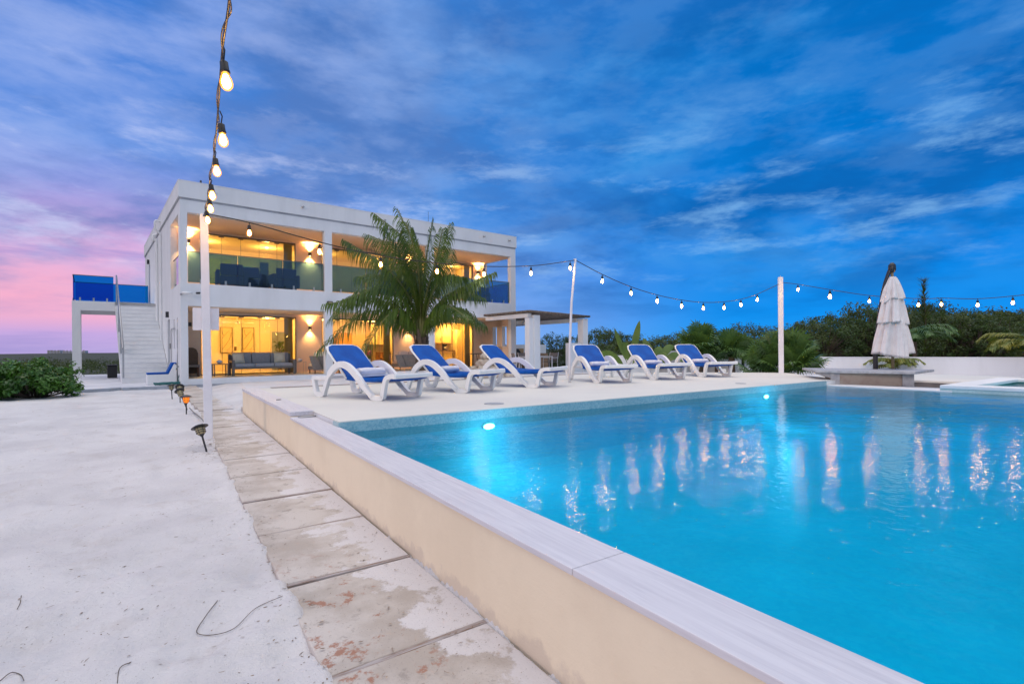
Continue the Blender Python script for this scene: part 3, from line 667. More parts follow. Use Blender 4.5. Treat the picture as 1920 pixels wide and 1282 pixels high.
for a in (.95, 3.9, 7.2, 10.2, 12.3, 13.85):
    d = VM(); c = XV(a, -.05, 6.66)
    d = MB(XV); d.tube([(a, .0, 6.68), (a, -.17, 6.66)], .035, 10); d.build('roof_spout', M['metal'], villa)
for a in (9.9,):
    VM().tube([(a, 1, 6.9), (a, 1, 7.7)], .008, 5).build('aerial', M['dark'], villa)
VM().tube([(.62, .1, 6.9), (.62, .1, 7.05)], .03, 8).build('roof_vent', M['dark'], villa)
# porch back walls with openings
DOORS = [(.94, 4.43), (5.5, 8.89), (10.35, 13.52)]
for (z0, z1, dz) in ((.335, 2.77, 2.68), (3.53, TOPZ, 5.80)):
    m = VM(); wall_ops(m, 'a', 2.6, 2.75, .2, 14.1, z0, z1, [(a, b, z0-.1, dz) for a, b in DOORS]); m.build('porch_wall', M['inner'], villa); m = VM(); m.box(14.092, 14.099, .23, .498, z0, 2.74) if z0 < 1 else None; m.box(14.092, 14.099, .872, 1.318, z0, 2.74) if z0 < 1 else None; m.box(14.092, 14.099, 1.672, 2.595, z0, 2.74) if z0 < 1 else None; m.box(14.092, 14.099, .498, 1.672, 2.422, 2.74) if z0 < 1 else None; m.box(14.092, 14.099, .498, 1.672, z0, 1.378) if z0 < 1 else None; (m.build('end_wall_glow_tint', M['inner'], villa) if z0 < 1 else None)  # end wall sheets carry the warm kitchen glow as colour
    for a0, a1 in DOORS:
        fr = VM(); fr.box(a0, a1, 2.62, 2.70, dz-.055, dz-.001); fr.box(a0, a0+.025, 2.62, 2.70, z0+.002, dz-.056); fr.box(a1-.025, a1, 2.62, 2.70, z0+.002, dz-.056); fr.box(a0+.046, a1-.046, 2.62, 2.70, z0+.002, z0+.03)
        f = fr.build('door_frame', M['frame'], villa)
        n = 5; w = (a1-a0-.1)/n
        for k in range(n):
            g = VM(); g.box(a0+.05+k*w+.005, a0+.05+(k+1)*w-.005, 2.655, 2.665, z0+.035, dz-.06); g.build('glass_panel', M['glass'], f)
            c = VM(); c.box(a0+.05+(k+.86)*w, a0+.05+(k+1.14)*w if k < n-1 else a0+.05+(k+1)*w-.01, 2.64, 2.68, dz-.10, dz-.062); c.build('clamp', M['frame'], f)
            if k: VM().box(a0+.05+k*w-.006, a0+.05+k*w+.006, 2.652, 2.668, z0+.035, dz-.11).build('joint_seal', M['frame'], f)
        cu = MB(XV); pts = []
        for i in range(25):
            u = i/24; pts.append((a1-.08-u*.34, 2.83+.035*math.sin(i*2.1)))
        for i in range(24):
            cu.add([(pts[i][0], pts[i][1], z0+.02), (pts[i+1][0], pts[i+1][1], z0+.02), (pts[i+1][0], pts[i+1][1], dz-.03), (pts[i][0], pts[i][1], dz-.03)], [(0, 1, 2, 3)], True)
        cu.build('curtain', M['curtain'], villa)
# glass balustrades on the upper porch
def rail(parent, x0, x1, y0, y1, z0, z1, gm, xf, clamps=3, hm=None):
    """straight run of frameless glass; thin along x or y"""
    g = MB(xf); g.box(x0, x1, y0, y1, z0+.04, z1-.02); gl = g.build('railing_glass', gm, parent)
    h = MB(xf); e = .012; h.box(x0-e*(x1-x0 < .1), x1+e*(x1-x0 < .1), y0-e*(y1-y0 < .1), y1+e*(y1-y0 < .1), z1-.018, z1+.012); h.build('handrail', hm or M['frame'], gl)
    c = MB(xf)
    for k in range(clamps):
        u = (k+.5)/clamps
        cx, cy = x0+(x1-x0)*(u if x1-x0 > .1 else .5), y0+(y1-y0)*(u if y1-y0 > .1 else .5)
        MB(xf).box(cx-.03, cx+.03, cy-.03, cy+.03, z0, z0+.15).build('clamp', M['metal'], gl)
for a0, a1 in ((.22, 4.72), (5.03, 9.25), (9.61, 13.97)):
    n = 3
    for k in range(n):
        w = (a1-a0)/n; rail(villa, a0+k*w+.008, a0+(k+1)*w-.008, .10, .112, 3.535, 4.61, M['rail_glass'], XV, 2)
rail(villa, .09, .102, .47, 2.58, 3.535, 4.60, M['rail_glass'], XV, 2)
rail(villa, 14.19, 14.202, .32, 2.38, 3.535, 4.60, M['blue_glass'], XV, 2)
# side door, upper door, window, slot lamps
m = VM(); m.box(.07, .12, 2.96, 3.69, .335, 2.46); d = m.build('door', mat('grey_door', (.20, .22, .26), .5, .1, 3), villa); VM().tube([(.05, 3.05, 1.3), (.05, 3.05, 1.5)], .012, 6).build('handle', M['metal'], d)
m = VM(); m.box(.07, .12, 10.82, 11.48, 3.46, 5.58); d = m.build('door', M['dblue'], villa); VM().tube([(.05, 10.9, 4.4), (.05, 10.9, 4.6)], .012, 6).build('handle', M['metal'], d)
m = VM(); m.box(.10, .115, 7.62, 8.18, 4.97, 5.84); wn_ = m.build('window', M['rail_glass'], villa); f = VM(); f.box(.08, .14, 7.60, 7.63, 4.95, 5.86); f.box(.08, .14, 8.17, 8.2, 4.95, 5.86); f.build('frame', M['frame'], wn_)
def wall_lamp(a, b, z, side=False, lit=True, power=22):
    """up-down box lamp on the wall"""
    if side: m = VM(); m.box(a-.10, a, b-.05, b+.05, z-.11, z+.11)
    else: m = VM(); m.box(a-.055, a+.055, b-.11, b-.004, z-.07, z+.07)
    o = m.build('wall_lamp', M['dark'], villa, bevel=.006)
    if lit:
        for s in (-1, 1):
            q = VM(); q.lathe([(.03, s*.071), (.03, s*.073)], (a, b-.055, z), 12); q.build('lamp_lens', M['warm'], o)
            p = XV(a, b-.10, z+s*.085)
            l = light('wall_lamp_beam', 'SPOT', p, power, (1, .52, .17), villa, spot_size=R(104), spot_blend=1.0, shadow_soft_size=.025)
            l.rotation_euler = (R(180) if s > 0 else 0, 0, 0); l.rotation_euler.rotate_axis('X', R(-6*s))
    return o
for a in (.56, 5.0, 9.66, 13.82): wall_lamp(a, 2.6, 5.40, power=240)
for a in (4.98, 9.64): wall_lamp(a, 2.6, 2.22, power=95)
wall_lamp(.58, 2.6, 2.27, lit=False)
wall_lamp(0, 3.3, 2.66, side=True, lit=False); wall_lamp(0, 11.15, 5.75, side=True, lit=False)
# down pipes
VM().tube(spline([(-.05, 7.0, 6.35), (-.16, 7.0, 6.30), (-.16, 7.0, 6.1), (-.05, 7.0, 5.9), (-.05, 7.0, 3.0), (-.05, 7.0, .2)], 5), .05, 8).build('downpipe', M['wall'], villa)
VM().tube(spline([(-.04, 5.4, 6.6), (-.22, 5.4, 6.62), (-.22, 5.4, 6.3), (-.05, 5.4, 6.05), (-.05, 5.4, 5.5), (-.05, 5.4, 1.0), (-.05, 5.4, .2)], 5), .035, 8).build('downpipe', M['wall'], villa)
VM().tube(spline([(-.04, 2.25, .2), (-.04, 2.25, 1.8), (-.04, 2.1, 2.05), (-.05, 1.2, 2.05)], 6), .016, 6).build('shower_pipe', M['metal'], villa)
VM().tube([(-.05, .45, .2), (-.05, .45, 2.0)], .018, 6).build('water_pipe', M['metal'], villa)
m = VM(); m.box(-.05, 0, 2.5, 2.7, 1.35, 1.55); m.build('meter_box', M['frame'], villa)
# camera and floodlight on the slab edge
m = VM(); m.tube([(.0, -.02, 3.13), (.08, -.12, 3.17)], .03, 8); sc_ = m.build('security_camera', M['metal'], villa); VM().tube([(.02, -.14, 3.18), (.32, -.2, 3.19)], .045, 12).build('camera_body', M['wall'], sc_); VM().tube([(.45, -.05, 3.2), (.52, -.16, 3.2)], .035, 10).build('camera_lens', M['dark'], sc_)
m = VM(); m.box(4.80, 5.0, -.10, 0, 3.02, 3.16); fl_ = m.build('floodlight', M['dark'], villa, bevel=.01); m = VM(); m.box(4.83, 4.97, -.115, -.101, 3.045, 3.13); m.build('floodlight_lens', M['lens_off'], fl_)
# rooms
def room(a0, a1, b1, z0, z1, lit, name='room'):
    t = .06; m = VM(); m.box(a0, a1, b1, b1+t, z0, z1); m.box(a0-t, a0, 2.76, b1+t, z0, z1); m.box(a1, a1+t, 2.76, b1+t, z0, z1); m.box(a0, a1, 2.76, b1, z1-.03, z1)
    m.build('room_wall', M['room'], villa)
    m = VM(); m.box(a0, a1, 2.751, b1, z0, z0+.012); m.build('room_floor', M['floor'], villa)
    n = max(1, round((a1-a0)/2.2))
    for k in range(n):
        a = a0+(k+.5)*(a1-a0)/n; b = 2.75+(b1-2.75)*.5
        q = VM(); q.lathe([(.06, z1-.05), (.06, z1-.031)], (a, b, 0), 14); q.build('downlight', M['warm'], villa)
        light('room_light', 'POINT', XV(a, b, z1-.35), lit/n, (1, .57, .15), villa, shadow_soft_size=.15)
room(.27, 4.9, 6.0, .34, 2.74, 190)
room(5.0, 9.9, 6.0, .34, 2.74, 170)
room(9.98, 14.0, 4.7, .34, 2.74, 170)
room(.27, 4.9, 6.0, 3.51, 5.86, 125)
room(5.0, 9.9, 6.0, 3.51, 5.86, 80)
room(9.98, 14.0, 5.0, 3.51, 5.86, 90)
# things seen inside
for k, (a0, a1) in enumerate(((2.19, 2.64), (3.09, 3.54))):
    t = thing('wall_art', ('tall framed abstract panel on the yellow-lit living room wall, left one', 'tall framed abstract panel on the yellow-lit living room wall, right one')[k], 'picture', VW(a0, 5.95, 1.2), VROT, 'framed panels on the living room wall')
    w = a1-a0
    MB().box(0, w, 0, .03, -.0, 1.12).build('canvas', M['art'], t)
    f = MB()
    for q in ((-.02, w+.02, -.02, .0), (-.02, w+.02, 1.12, 1.14), (-.02, 0, 0, 1.12), (w, w+.02, 0, 1.12)): f.box(q[0], q[1], -.02, .03, q[2], q[3])
    f.build('frame', M['ink'], t)
    MB().tube(spline([(.05, -.006, .12), (.2, -.006, .35), (.36, -.006, .62), (.42, -.006, .9)], 5), .007, 4).tube(spline([(.06, -.006, 1.05), (.08, -.006, .85), (.14, -.006, .76)], 4), .007, 4).tube(spline([(.05, -.006, .62), (.18, -.006, .8), (.34, -.006, .98)], 4), .006, 4).tube(spline([(.25, -.006, .1), (.34, -.006, .17), (.41, -.006, .3)], 4), .005, 4).build('brush_lines', M['ink'], t)
m = VM(); m.box(2.74, 2.83, 5.975, 6.0, 1.28, 1.46); m.build('switch_panel', M['ink'], villa)
m = VM(); m.box(4.30, 4.88, 5.93, 5.99, .36, 2.16); dw = m.build('interior_window', mat('grey_daylight_view', (.30, .33, .38), .5, .3, 4), villa); m = VM(); m.box(4.26, 4.30, 5.9, 5.99, .36, 2.2); m.box(4.26, 4.89, 5.9, 5.99, 2.165, 2.21); m.build('frame', M['inner'], dw)
# indoor plant in front of it
t = thing('potted_plant', 'leafy dark indoor plant in front of the grey doorway', 'plant', VW(4.55, 5.5, .35))
MB().lathe([(.10, 0), (.14, .3), (.13, .31)], (0, 0, 0), 12).build('pot', M['wicker'], t)
lf = MB(); rnd = random.Random(5)
for k in range(60):
    a = rnd.uniform(0, 6.28); h = rnd.uniform(.5, 1.3); r = rnd.uniform(.12, .32); x, y = r*math.cos(a), r*math.sin(a)
    lf.add([(x*.3, y*.3, h-.1), (x*.7-.04*math.sin(a), y*.7+.04*math.cos(a), h+.08), (x, y, h), (x*.7+.04*math.sin(a), y*.7-.04*math.cos(a), h+.02)], [(0, 1, 2, 3)])
lf.build('leaves', M['leafd'], t)
MB().tube([(0, 0, .3), (0, 0, 1.2)], .012, 5).build('stem', M['trunk'], t)
# ceiling fan
t = thing('ceiling_fan', 'white ceiling fan in the lit living room', 'fan', VW(2.6, 4.6, 2.71), VROT)
MB().tube([(0, 0, 0), (0, 0, -.18)], .02, 8).lathe([(.04, -.16), (.10, -.18), (.10, -.26), (.03, -.29)], (0, 0, 0), 16).build('motor', M['white'], t)
for k in range(3):
    an = k*2.094+.3; c, s = math.cos(an), math.sin(an)
    MB().add([(c*.1-s*.05, s*.1+c*.05, -.2), (c*.7-s*.07, s*.7+c*.07, -.19), (c*.7+s*.07, s*.7-c*.07, -.215), (c*.1+s*.05, s*.1-c*.05, -.215), (c*.1-s*.05, s*.1+c*.05, -.21), (c*.7-s*.07, s*.7+c*.07, -.20), (c*.7+s*.07, s*.7-c*.07, -.225), (c*.1+s*.05, s*.1-c*.05, -.225)],
        [(0, 1, 2, 3), (7, 6, 5, 4), (0, 4, 5, 1), (1, 5, 6, 2), (2, 6, 7, 3), (3, 7, 4, 0)]).build('blade', M['white'], t)
def sofa(name, label, loc, rz, w, frame, cush, seats=3, pillows=(), d=.85, h=.8, group=None, cat='sofa', wicker=False):
    t = thing(name, label, cat, loc, rz, group)
    if not wicker:
        for s in (0, 1):
            x = 0 if s == 0 else w-.09
            m = MB(); m.box(x, x+.09, .0, .09, 0, .58); m.box(x, x+.09, d-.09, d, 0, h); m.box(x, x+.09, .092, d-.092, .50, .58); m.build('arm', frame, t, bevel=.008)
        m = MB(); m.box(.092, w-.092, .02, .08, .24, .33); m.box(.092, w-.092, d-.08, d-.02, .24, .76); m.box(.092, w-.092, .08, d-.08, .26, .30); m.build('frame', frame, t, bevel=.006)
    else:
        m = MB(); m.xprism([(0, .62), (w, .62), (w-.06, .12), (.12, .12)], d-.08, d); m.xprism([(0, .62), (w, .62), (w-.06, .12), (.12, .12)], .0, .05) if False else None
        m.box(.0, .07, .0, d-.085, .12, .58); m.box(w-.07, w, .0, d-.085, .12, .58); m.box(.075, w-.075, .02, d-.085, .12, .26); m.build('wicker_shell', frame, t, bevel=.02)
        lg = MB()
        for x in (.05, w-.05):
            for y in (.05, d-.05): MB().tube([(x, y, 0), (x, y, .12)], .018, 6).build('leg', M['wood'], t)
    cw = (w-.2)/seats
    for k in range(seats):
        MB().box(.1+k*cw+.006, .1+(k+1)*cw-.006, .03, d-.2, .31, .45).build('seat_cushion', cush[0], t, bevel=.035, seg=3)
        x = .1+k*cw; m = MB(); m.add([(x+.008, d-.26, .44), (x+cw-.008, d-.26, .44), (x+cw-.008, d-.12, .44), (x+.008, d-.12, .44), (x+.008, d-.20, h+.06), (x+cw-.008, d-.20, h+.06), (x+cw-.008, d-.07, h+.06), (x+.008, d-.07, h+.06)], [(0, 3, 2, 1), (4, 5, 6, 7), (0, 1, 5, 4), (1, 2, 6, 5), (2, 3, 7, 6), (3, 0, 4, 7)])
        m.build('back_cushion', cush[1], t, bevel=.035, seg=3)
    return t
def pillow(label, loc, rz, tilt, m, s=.42):
    p = MB(); n = 7; vs = []
    for sd in (1, -1):
        for i in range(n):
            for j in range(n):
                u, v = i/(n-1)*2-1, j/(n-1)*2-1; b = (1-u**4)*(1-v**4)*.09
                vs.append((u*s/2*(1-.06*(1-v*v)), sd*b, s/2+v*s/2*(1-.06*(1-u*u))))
    fs = []
    for q in (0, 1):
        for i in range(n-1):
            for j in range(n-1):
                a = q*n*n+i*n+j; fs.append((a, a+1, a+n+1, a+n) if q else (a, a+n, a+n+1, a+1))
    p.add(vs, fs, True); o = p.build('pillow', m); o.location = loc; o.rotation_euler = (-tilt, 0, rz); tag(o, label, 'pillow', 'scatter cushions on the porch sofas'); return o
bx = VW(1.72, 1.15, .33)
sofa('patio_sofa', 'grey three-seat patio sofa with dark frame on the left porch', bx, VROT, 2.25, M['frame'], (mat('light_grey_seat', (.36, .37, .40), .9, .1, 9), M['fabric']))
pillow('square cream pillow leaning at the left end of the grey patio sofa', VW(2.05, 1.60, .78), VROT+.2, R(20), M['cream_f'])
pillow('square cream pillow at the right end of the grey patio sofa', VW(3.50, 1.62, .78), VROT-.05, R(18), M['cream_f'])
def table(name, label, loc, rz, w, d, h, m, cat='table', th=.035, leg=.04, group=None, lm=None):
    t = thing(name, label, cat, loc, rz, group); MB().box(0, w, 0, d, h-th, h).build('tabletop', m, t, bevel=.004)
    for x in (.02, w-.02-leg):
        for y in (.02, d-.02-leg): MB().box(x, x+leg, y, y+leg, 0, h-th-.001).build('leg', lm or m, t)
    return t
table('side_table', 'grey end table left of the patio sofa', VW(1.12, 1.2, .33), VROT, .52, .55, .46, M['frame'])
def shell(label, loc):
    o = MB().lathe([(.01, 0), (.07, .02), (.10, .07), (.06, .12), (.02, .14)], (0, 0, 0), 14, fold=lambda a, z: 1+.15*math.cos(3*a)).build('conch_shell', M['white']); o.location = loc; tag(o, label, 'shell', 'conch shells on the porch tables')
shell('pale conch shell on the end table beside the patio sofa', VW(1.35, 1.45, .79))
t = table('wire_table', 'small thin-legged table between the sofa and the wicker loveseat', VW(4.08, 1.5, .33), VROT, .42, .42, .46, M['metal'], leg=.012, th=.012)
shell('white conch shell on the thin-legged porch table', VW(4.28, 1.7, .79))
# brown stool chair at the far left of the porch
t = thing('wicker_chair', 'brown rounded wicker chair half hidden behind the left porch corner', 'chair', VW(.38, 1.9, .33), VROT)
MB().xprism([(0, .1), (.42, .1), (.42, .85), (.36, 1.0), (.26, 1.06), (.12, 1.06), (.03, .98), (0, .85)], .4, .46).build('backrest', mat('brown_wicker', (.16, .11, .075), .8, .3, 30, .4, 80), t, bevel=.015)
MB().box(.0, .42, -.05, .39, .34, .42).build('seat', M['wicker'], t, bevel=.01)
for x in (.02, .37):
    for y in (-.03, .34): MB().box(x, x+.035, y, y+.035, 0, .34).build('leg', M['wood'], t)
sofa('wicker_loveseat', 'grey wicker loveseat with cream cushions on the porch beside the second pillar', VW(5.55, 1.0, .33), VROT+R(180)-R(0), 1.25, M['wicker'], (M['cream_f'], M['cream_f']), 2, wicker=True, d=.7, h=.62) if False else None
def loveseat(label, loc, rz, cm):
    t = thing('wicker_loveseat', label, 'loveseat', loc, rz, 'wicker loveseats on the porch')
    MB().xprism([(-.02, .70), (1.3, .70), (1.22, .14), (.14, .14)], -.02, .06).build('back_panel', M['wicker'], t, bevel=.015)
    MB().box(.14, 1.22, .065, .75, .16, .28).build('seat_base', M['wicker'], t, bevel=.015)
    for x in (.30, .95): MB().tube([(x, -.035, .66), (x+.18, -.035, .2)], .012, 6).build('strut', M['frame'], t)
    for k in (0, 1): MB().box(.2+k*.5, .69+k*.5, .1, .25, .5, .86).build('back_cushion', cm, t, bevel=.06, seg=3)
    MB().box(.16, 1.2, .26, .74, .285, .40).build('seat_cushion', cm, t, bevel=.03)
    for x in (.18, 1.14):
        for y in (.0, .68): MB().box(x, x+.04, y, y+.04, 0, .16).build('leg', M['wood'], t)
    MB().box(.05, 1.35, -.06, .8, .0, .02) if False else None
    return t
loveseat('grey wicker loveseat seen from behind with cream cushions below the second sconce', VW(4.32, .55, .33), VROT, M['cream_f'])
loveseat('grey wicker loveseat with pink cushions behind the second lounger', VW(8.15, .9, .33), VROT, mat('pink_cushion', (.66, .46, .36), .9, .1, 8))
table('coffee_table', 'low brown slatted coffee table on the middle porch', VW(6.6, 1.2, .33), VROT, 1.1, .6, .28, M['wood'])
# kitchen and dining side
m = VM(); m.box(9.85-.9, 9.89-.0, 5.2, 5.98, 1.55, 2.6); m.build('wall_cabinet', M['cab'], villa)
for k in range(4):
    m = VM(); m.box(10.75+k*.62, 11.35+k*.62, 4.32, 4.68, 1.62, 2.66); c = m.build('wall_cabinet', M['cab'], villa, bevel=.006); VM().tube([(11.28+k*.62, 4.30, 1.72), (11.28+k*.62, 4.30, 1.88)], .008, 5).build('handle', M['dark'], c)
    m = VM(); m.box(10.75+k*.62, 11.35+k*.62, 4.1, 4.68, .36, 1.16); c = m.build('base_cabinet', M['cab'], villa, bevel=.006); VM().tube([(11.28+k*.62, 4.08, .9), (11.28+k*.62, 4.08, 1.06)], .008, 5).build('handle', M['dark'], c)
m = VM(); m.box(10.7, 13.3, 4.05, 4.69, 1.165, 1.21); m.build('worktop', mat('tan_worktop', (.35, .24, .12), .4, .2, 8), villa)
m = VM(); m.box(13.32, 13.98, 3.9, 4.68, .36, 2.35); m.build('tall_cabinet', M['cab'], villa, bevel=.006)
tag(MB(lambda a, b, z: (Vector(XV(a, b, z))-Vector(XV(11.5, 4.2, 1.21)))).box(11.25, 11.75, 4.2, 4.5, 1.215, 1.46).build('microwave', M['dark'], None, bevel=.01, loc=VW(11.5, 4.2, 1.21)), 'black microwave on the lit kitchen worktop', 'microwave')
t = thing('coffee_maker', 'dark coffee maker at the right end of the kitchen worktop', 'appliance', VW(12.8, 4.3, 1.212), VROT)
MB().box(-.1, .1, -.1, .15, 0, .04).box(-.1, .1, .05, .15, .04, .34).box(-.1, .1, -.1, .049, .26, .34).build('body', M['dark'], t, bevel=.008); MB().lathe([(.06, .045), (.075, .12), (.05, .2)], (0, -.03, 0), 12).build('jug', M['metal'], t)
m = VM(); m.box(7.25, 8.0, 5.5, 5.98, .36, 2.15); m.build('orange_cupboard', mat('orange_door', (.72, .33, .05), .6, .1, 3), villa)
m = VM(); m.box(9.0, 9.25, 5.9, 5.98, .36, 2.2); m.build('inner_door', M['frame'], villa)
m = VM(); m.box(9.45-.2, 9.86, 4.9, 5.4, .36, 1.15); m.build('base_cabinet', M['wood'], villa)
# stools at the kitchen porch
def bar_stool(label, a, b, h=.72):
    t = thing('bar_stool', label, 'stool', VW(a, b, .33), VROT, 'bar stools outside the kitchen')
    MB().box(-.18, .18, -.18, .18, h-.05, h).build('seat', M['frame'], t, bevel=.01)
    for x in (-.15, .15):
        for y in (-.15, .15): MB().tube([(x*.8, y*.8, h-.05), (x*1.15, y*1.15, 0)], .013, 6).build('leg', M['dark'], t)
bar_stool('dark bar stool left of the stone pile in front of the kitchen', 12.5, 1.2)
bar_stool('dark bar stool right beside the porch end wall', 13.1, 1.3)
# flowers on the middle porch
t = thing('flower_vase', 'vase of pink flowers on the low brown porch table', 'vase', VW(7.15, 1.45, .61))
MB().lathe([(.05, 0), (.09, .1), (.05, .2), (.06, .24)], (0, 0, 0), 14).build('vase', M['white'], t)
sm = MB(); fm = MB(); rnd = random.Random(9)
for k in range(16):
    a = rnd.uniform(0, 6.28); r = rnd.uniform(.05, .2); h = rnd.uniform(.4, .62); x, y = r*math.cos(a), r*math.sin(a)
    sm.tube([(0, 0, .2), (x*.5, y*.5, .35), (x, y, h)], .004, 4); fm.lathe([(.005, -.02), (.035, .0), (.03, .025), (.005, .035)], (x, y, h), 7)
sm.build('stem', M['leaf'], t); fm.build('flower', mat('pink_petal', (.55, .10, .16), .7), t)
# upstairs
def armchair(label, a, b, rz):
    t = thing('armchair', label, 'armchair', VW(a, b, 3.53), VROT+rz, 'navy armchairs on the upper porch')
    MB().box(-.36, .36, -.36, .36, .14, .42).build('seat', M['dblue'], t, bevel=.04, seg=3)
    MB().box(-.36, .36, .24, .38, .43, .84).build('backrest', M['dblue'], t, bevel=.04, seg=3)
    for s in (-1, 1): MB().box(s*.43-.06, s*.43+.06, -.36, .38, .14, .62).build('arm', M['dblue'], t, bevel=.03)
    for x in (-.36, .36):
        for y in (-.3, .3): MB().box(x-.02, x+.02, y-.02, y+.02, 0, .14).build('leg', M['dark'], t)
armchair('navy armchair behind the glass rail, nearest the left sconce upstairs', 1.65, .85, R(175))
armchair('navy armchair behind the glass rail, second from the left upstairs', 2.45, 1.3, R(150))
armchair('navy armchair behind the glass rail, nearest the middle sconce upstairs', 3.45, .85, R(185))
armchair('navy armchair behind the palm fronds on the upper porch', 8.3, 1.2, R(190))
armchair('navy armchair on the upper porch near its right end', 12.9, 1.2, R(200))
m = VM(); m.box(3.11, 3.46, 5.94, 5.99, 3.53, 5.14); m.build('inner_door', mat('sky_blue_door', (.03, .30, .75), .5, .05, 3), villa)
m = VM(); m.box(3.84, 4.2, 5.94, 5.99, 3.53, 5.41); m.build('inner_door', M['dblue'], villa)
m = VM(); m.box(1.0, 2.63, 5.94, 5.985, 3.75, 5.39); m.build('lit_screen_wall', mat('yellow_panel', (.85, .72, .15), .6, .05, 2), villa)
# ------------------------------------------------------------------ outside stair and landing
st = thing('outdoor_stair', 'white outdoor staircase rising to a landing with blue glass rails', 'staircase', VW(-1.4, 3, .13))
off = Vector(VW(-1.4, 3, .13))
def XS(a, b, z): return tuple(Vector(VW(a, b, z))-off)
prof = [(2.85, .13)]; n = 19; run = (8.3-2.9)/(n-1); ri = (3.45-.13)/n
for k in range(n):
    prof.append((2.9+k*run-(.0), .13+k*ri)); prof.append((2.9+k*run, .13+(k+1)*ri))
prof = prof[1:]; prof += [(8.3, 3.45), (8.3, 3.05), (4.2, .5), (3.6, .13)]
mm = MB(XS); npf = len(prof); mm.v = []; vs = [(-1.45, b, z) for b, z in prof]+[(-.012, b, z) for b, z in prof]
fs = [(i, (i+1) % npf, npf+(i+1) % npf, npf+i) for i in range(npf)]
mm.add(vs, fs+[tuple(range(npf-1, -1, -1)), tuple(range(npf, 2*npf))]); steps = mm.build('steps', M['wall'], st)
nz_ = MB(XS)
for k in range(n): nz_.box(-1.455, -.013, 2.888+k*run, 2.93+k*run, .13+(k+1)*ri-.0, .13+(k+1)*ri+.012)
nz_.build('nosing', mat('nosing_white', (.70, .72, .78), .7, .05, 3), st)
m = MB(XS); m.box(-2.89, -1.46, 8.3, 11.3, 3.05, 3.45); m.box(-1.459, -.012, 8.3, 11.3, 3.05, 3.45); m.build('landing', M['wall'], st)
for b in (8.3, 11.02): MB(XS).box(-2.89, -2.61, b, b+.28, .0, 3.05).build('post', M['wall'], st)
rail(st, -2.85, -1.5, 8.36, 8.372, 3.45, 4.55, M['blue_glass'], XS, 3)
rail(st, -2.852, -2.84, 8.40, 11.2, 3.45, 4.55, M['blue_glass'], XS, 3)
rail(st, -2.82, -.05, 11.22, 11.232, 3.45, 4.55, M['blue_glass'], XS, 4)
hr = MB(XS); hr.tube([(-1.40, 8.32, 4.62), (-1.40, 2.95, 1.38)], .03, 8); hr.build('handrail', M['metal'], st)
for b in (2.98, 4.6, 6.2, 8.25):
    zz = .13+ri*max(1, math.ceil((b-2.9)/run)); zt = 1.38+(b-2.95)/(8.32-2.95)*(4.62-1.38)
    MB(XS).box(-1.425, -1.375, b-.02, b+.02, zz-.1, zt).build('handrail_post', M['metal'], st)
# kerbed side terrace
o = MB(XV).prism([(-2.83, -.40), (-1.58, .12), (-1.55, -.02), (2.2, -.02), (2.2, -.008), (.0, -.006), (-.005, 13.6), (-2.9, 13.6)], .02, .13).build('side_terrace', M['terr']); o.location = (CX_, CY_, CZ_); o['kind'] = 'structure'
k = MB(XV); k.prism([(-2.83, -.44), (-1.58, .07), (-1.58, .125), (-2.83, -.39)], .0, .134); k.prism([(-1.55, -.07), (1.95, -.10), (1.95, -.03), (-1.55, -.015)], .0, .134); k.build('kerb', M['slab'], o, bevel=.006)
# white daybed block with blue pad
t = thing('built_daybed', 'white block daybed with blue pad at the foot of the stairs', 'daybed', VW(-.85, .95, .13), VROT)
MB().xprism([(0, 0), (.83, 0), (.83, .66), (.74, .66), (.60, .34), (0, .34)], 0, .62).build('block', M['wall'], t, bevel=.01)
MB().xprism([(-.0, .345), (.60, .345), (.76, .70), (.82, .70), (.82, .74), (.70, .74), (.56, .41), (-.0, .40)], .03, .59).build('cushion', M['blue'], t, bevel=.012)
t = thing('garden_hose', 'dark green hose coiled on the ground by the villa corner', 'hose', VW(-.3, .35, .13))
pts = []; rnd = random.Random(2)
for i in range(150):
    a = i*.34; r = .15+.14*math.sin(i*.11)**2+rnd.uniform(-.01, .01); pts.append((r*1.5*math.cos(a), r*.8*math.sin(a), .02+.07*abs(math.sin(i*.7))))
pts += [(.25, .12, .2), (.32, .2, .45), (.26, .25, .62), (.2, .3, .5)]
MB().tube(spline(pts, 2), .014, 6).build('hose_coil', M['hose'], t)
# black bin behind the stair
t = thing('wheeled_bin', 'black low bin behind the outdoor staircase', 'bin', VW(-1.75, 7.9, .13), VROT)
MB().box(0, .34, 0, .4, .02, .54).build('bin_body', M['rubber'], t, bevel=.02); MB().box(-.02, .36, -.03, .43, .545, .58).build('lid', M['dark'], t, bevel=.01)
# ------------------------------------------------------------------ pergola and outdoor kitchen
pg = thing('pergola', 'white-posted pergola with weathered log roof against the villa end', 'pergola', VW(12.3, -3.3, TERR)); offp = Vector(VW(12.3, -3.3, TERR))
def XP(a, b, z): return tuple(Vector(VW(a, b, z))-offp)
MB(XP).box(12.58, 12.92, -3.3, -2.9, .1, 2.72).build('post', M['wall'], pg, bevel=.006)
MB(XP).box(12.34, 12.578, -3.25, -2.95, .1, 2.60).build('post', M['wall'], pg, bevel=.006)
MB(XP).box(15.65, 15.98, -3.3, -2.95, .1, 2.66).build('post', M['wall'], pg, bevel=.006)
MB(XP).box(15.5, 15.8, 3.6, 3.9, .1, 2.74).build('post', M['wall'], pg, bevel=.006)
MB(XP).box(12.36, 12.55, -3.15, -.06, 2.62, 2.80).build('beam', M['wall'], pg)
MB(XP).box(15.55, 15.8, -2.94, 3.59, 2.5, 2.68).build('beam', M['wall'], pg)
MB(XP).box(14.36, 14.5, -.4, 3.9, 2.5, 2.68).build('beam', M['wall'], pg)
rnd = random.Random(4)
b = -3.42
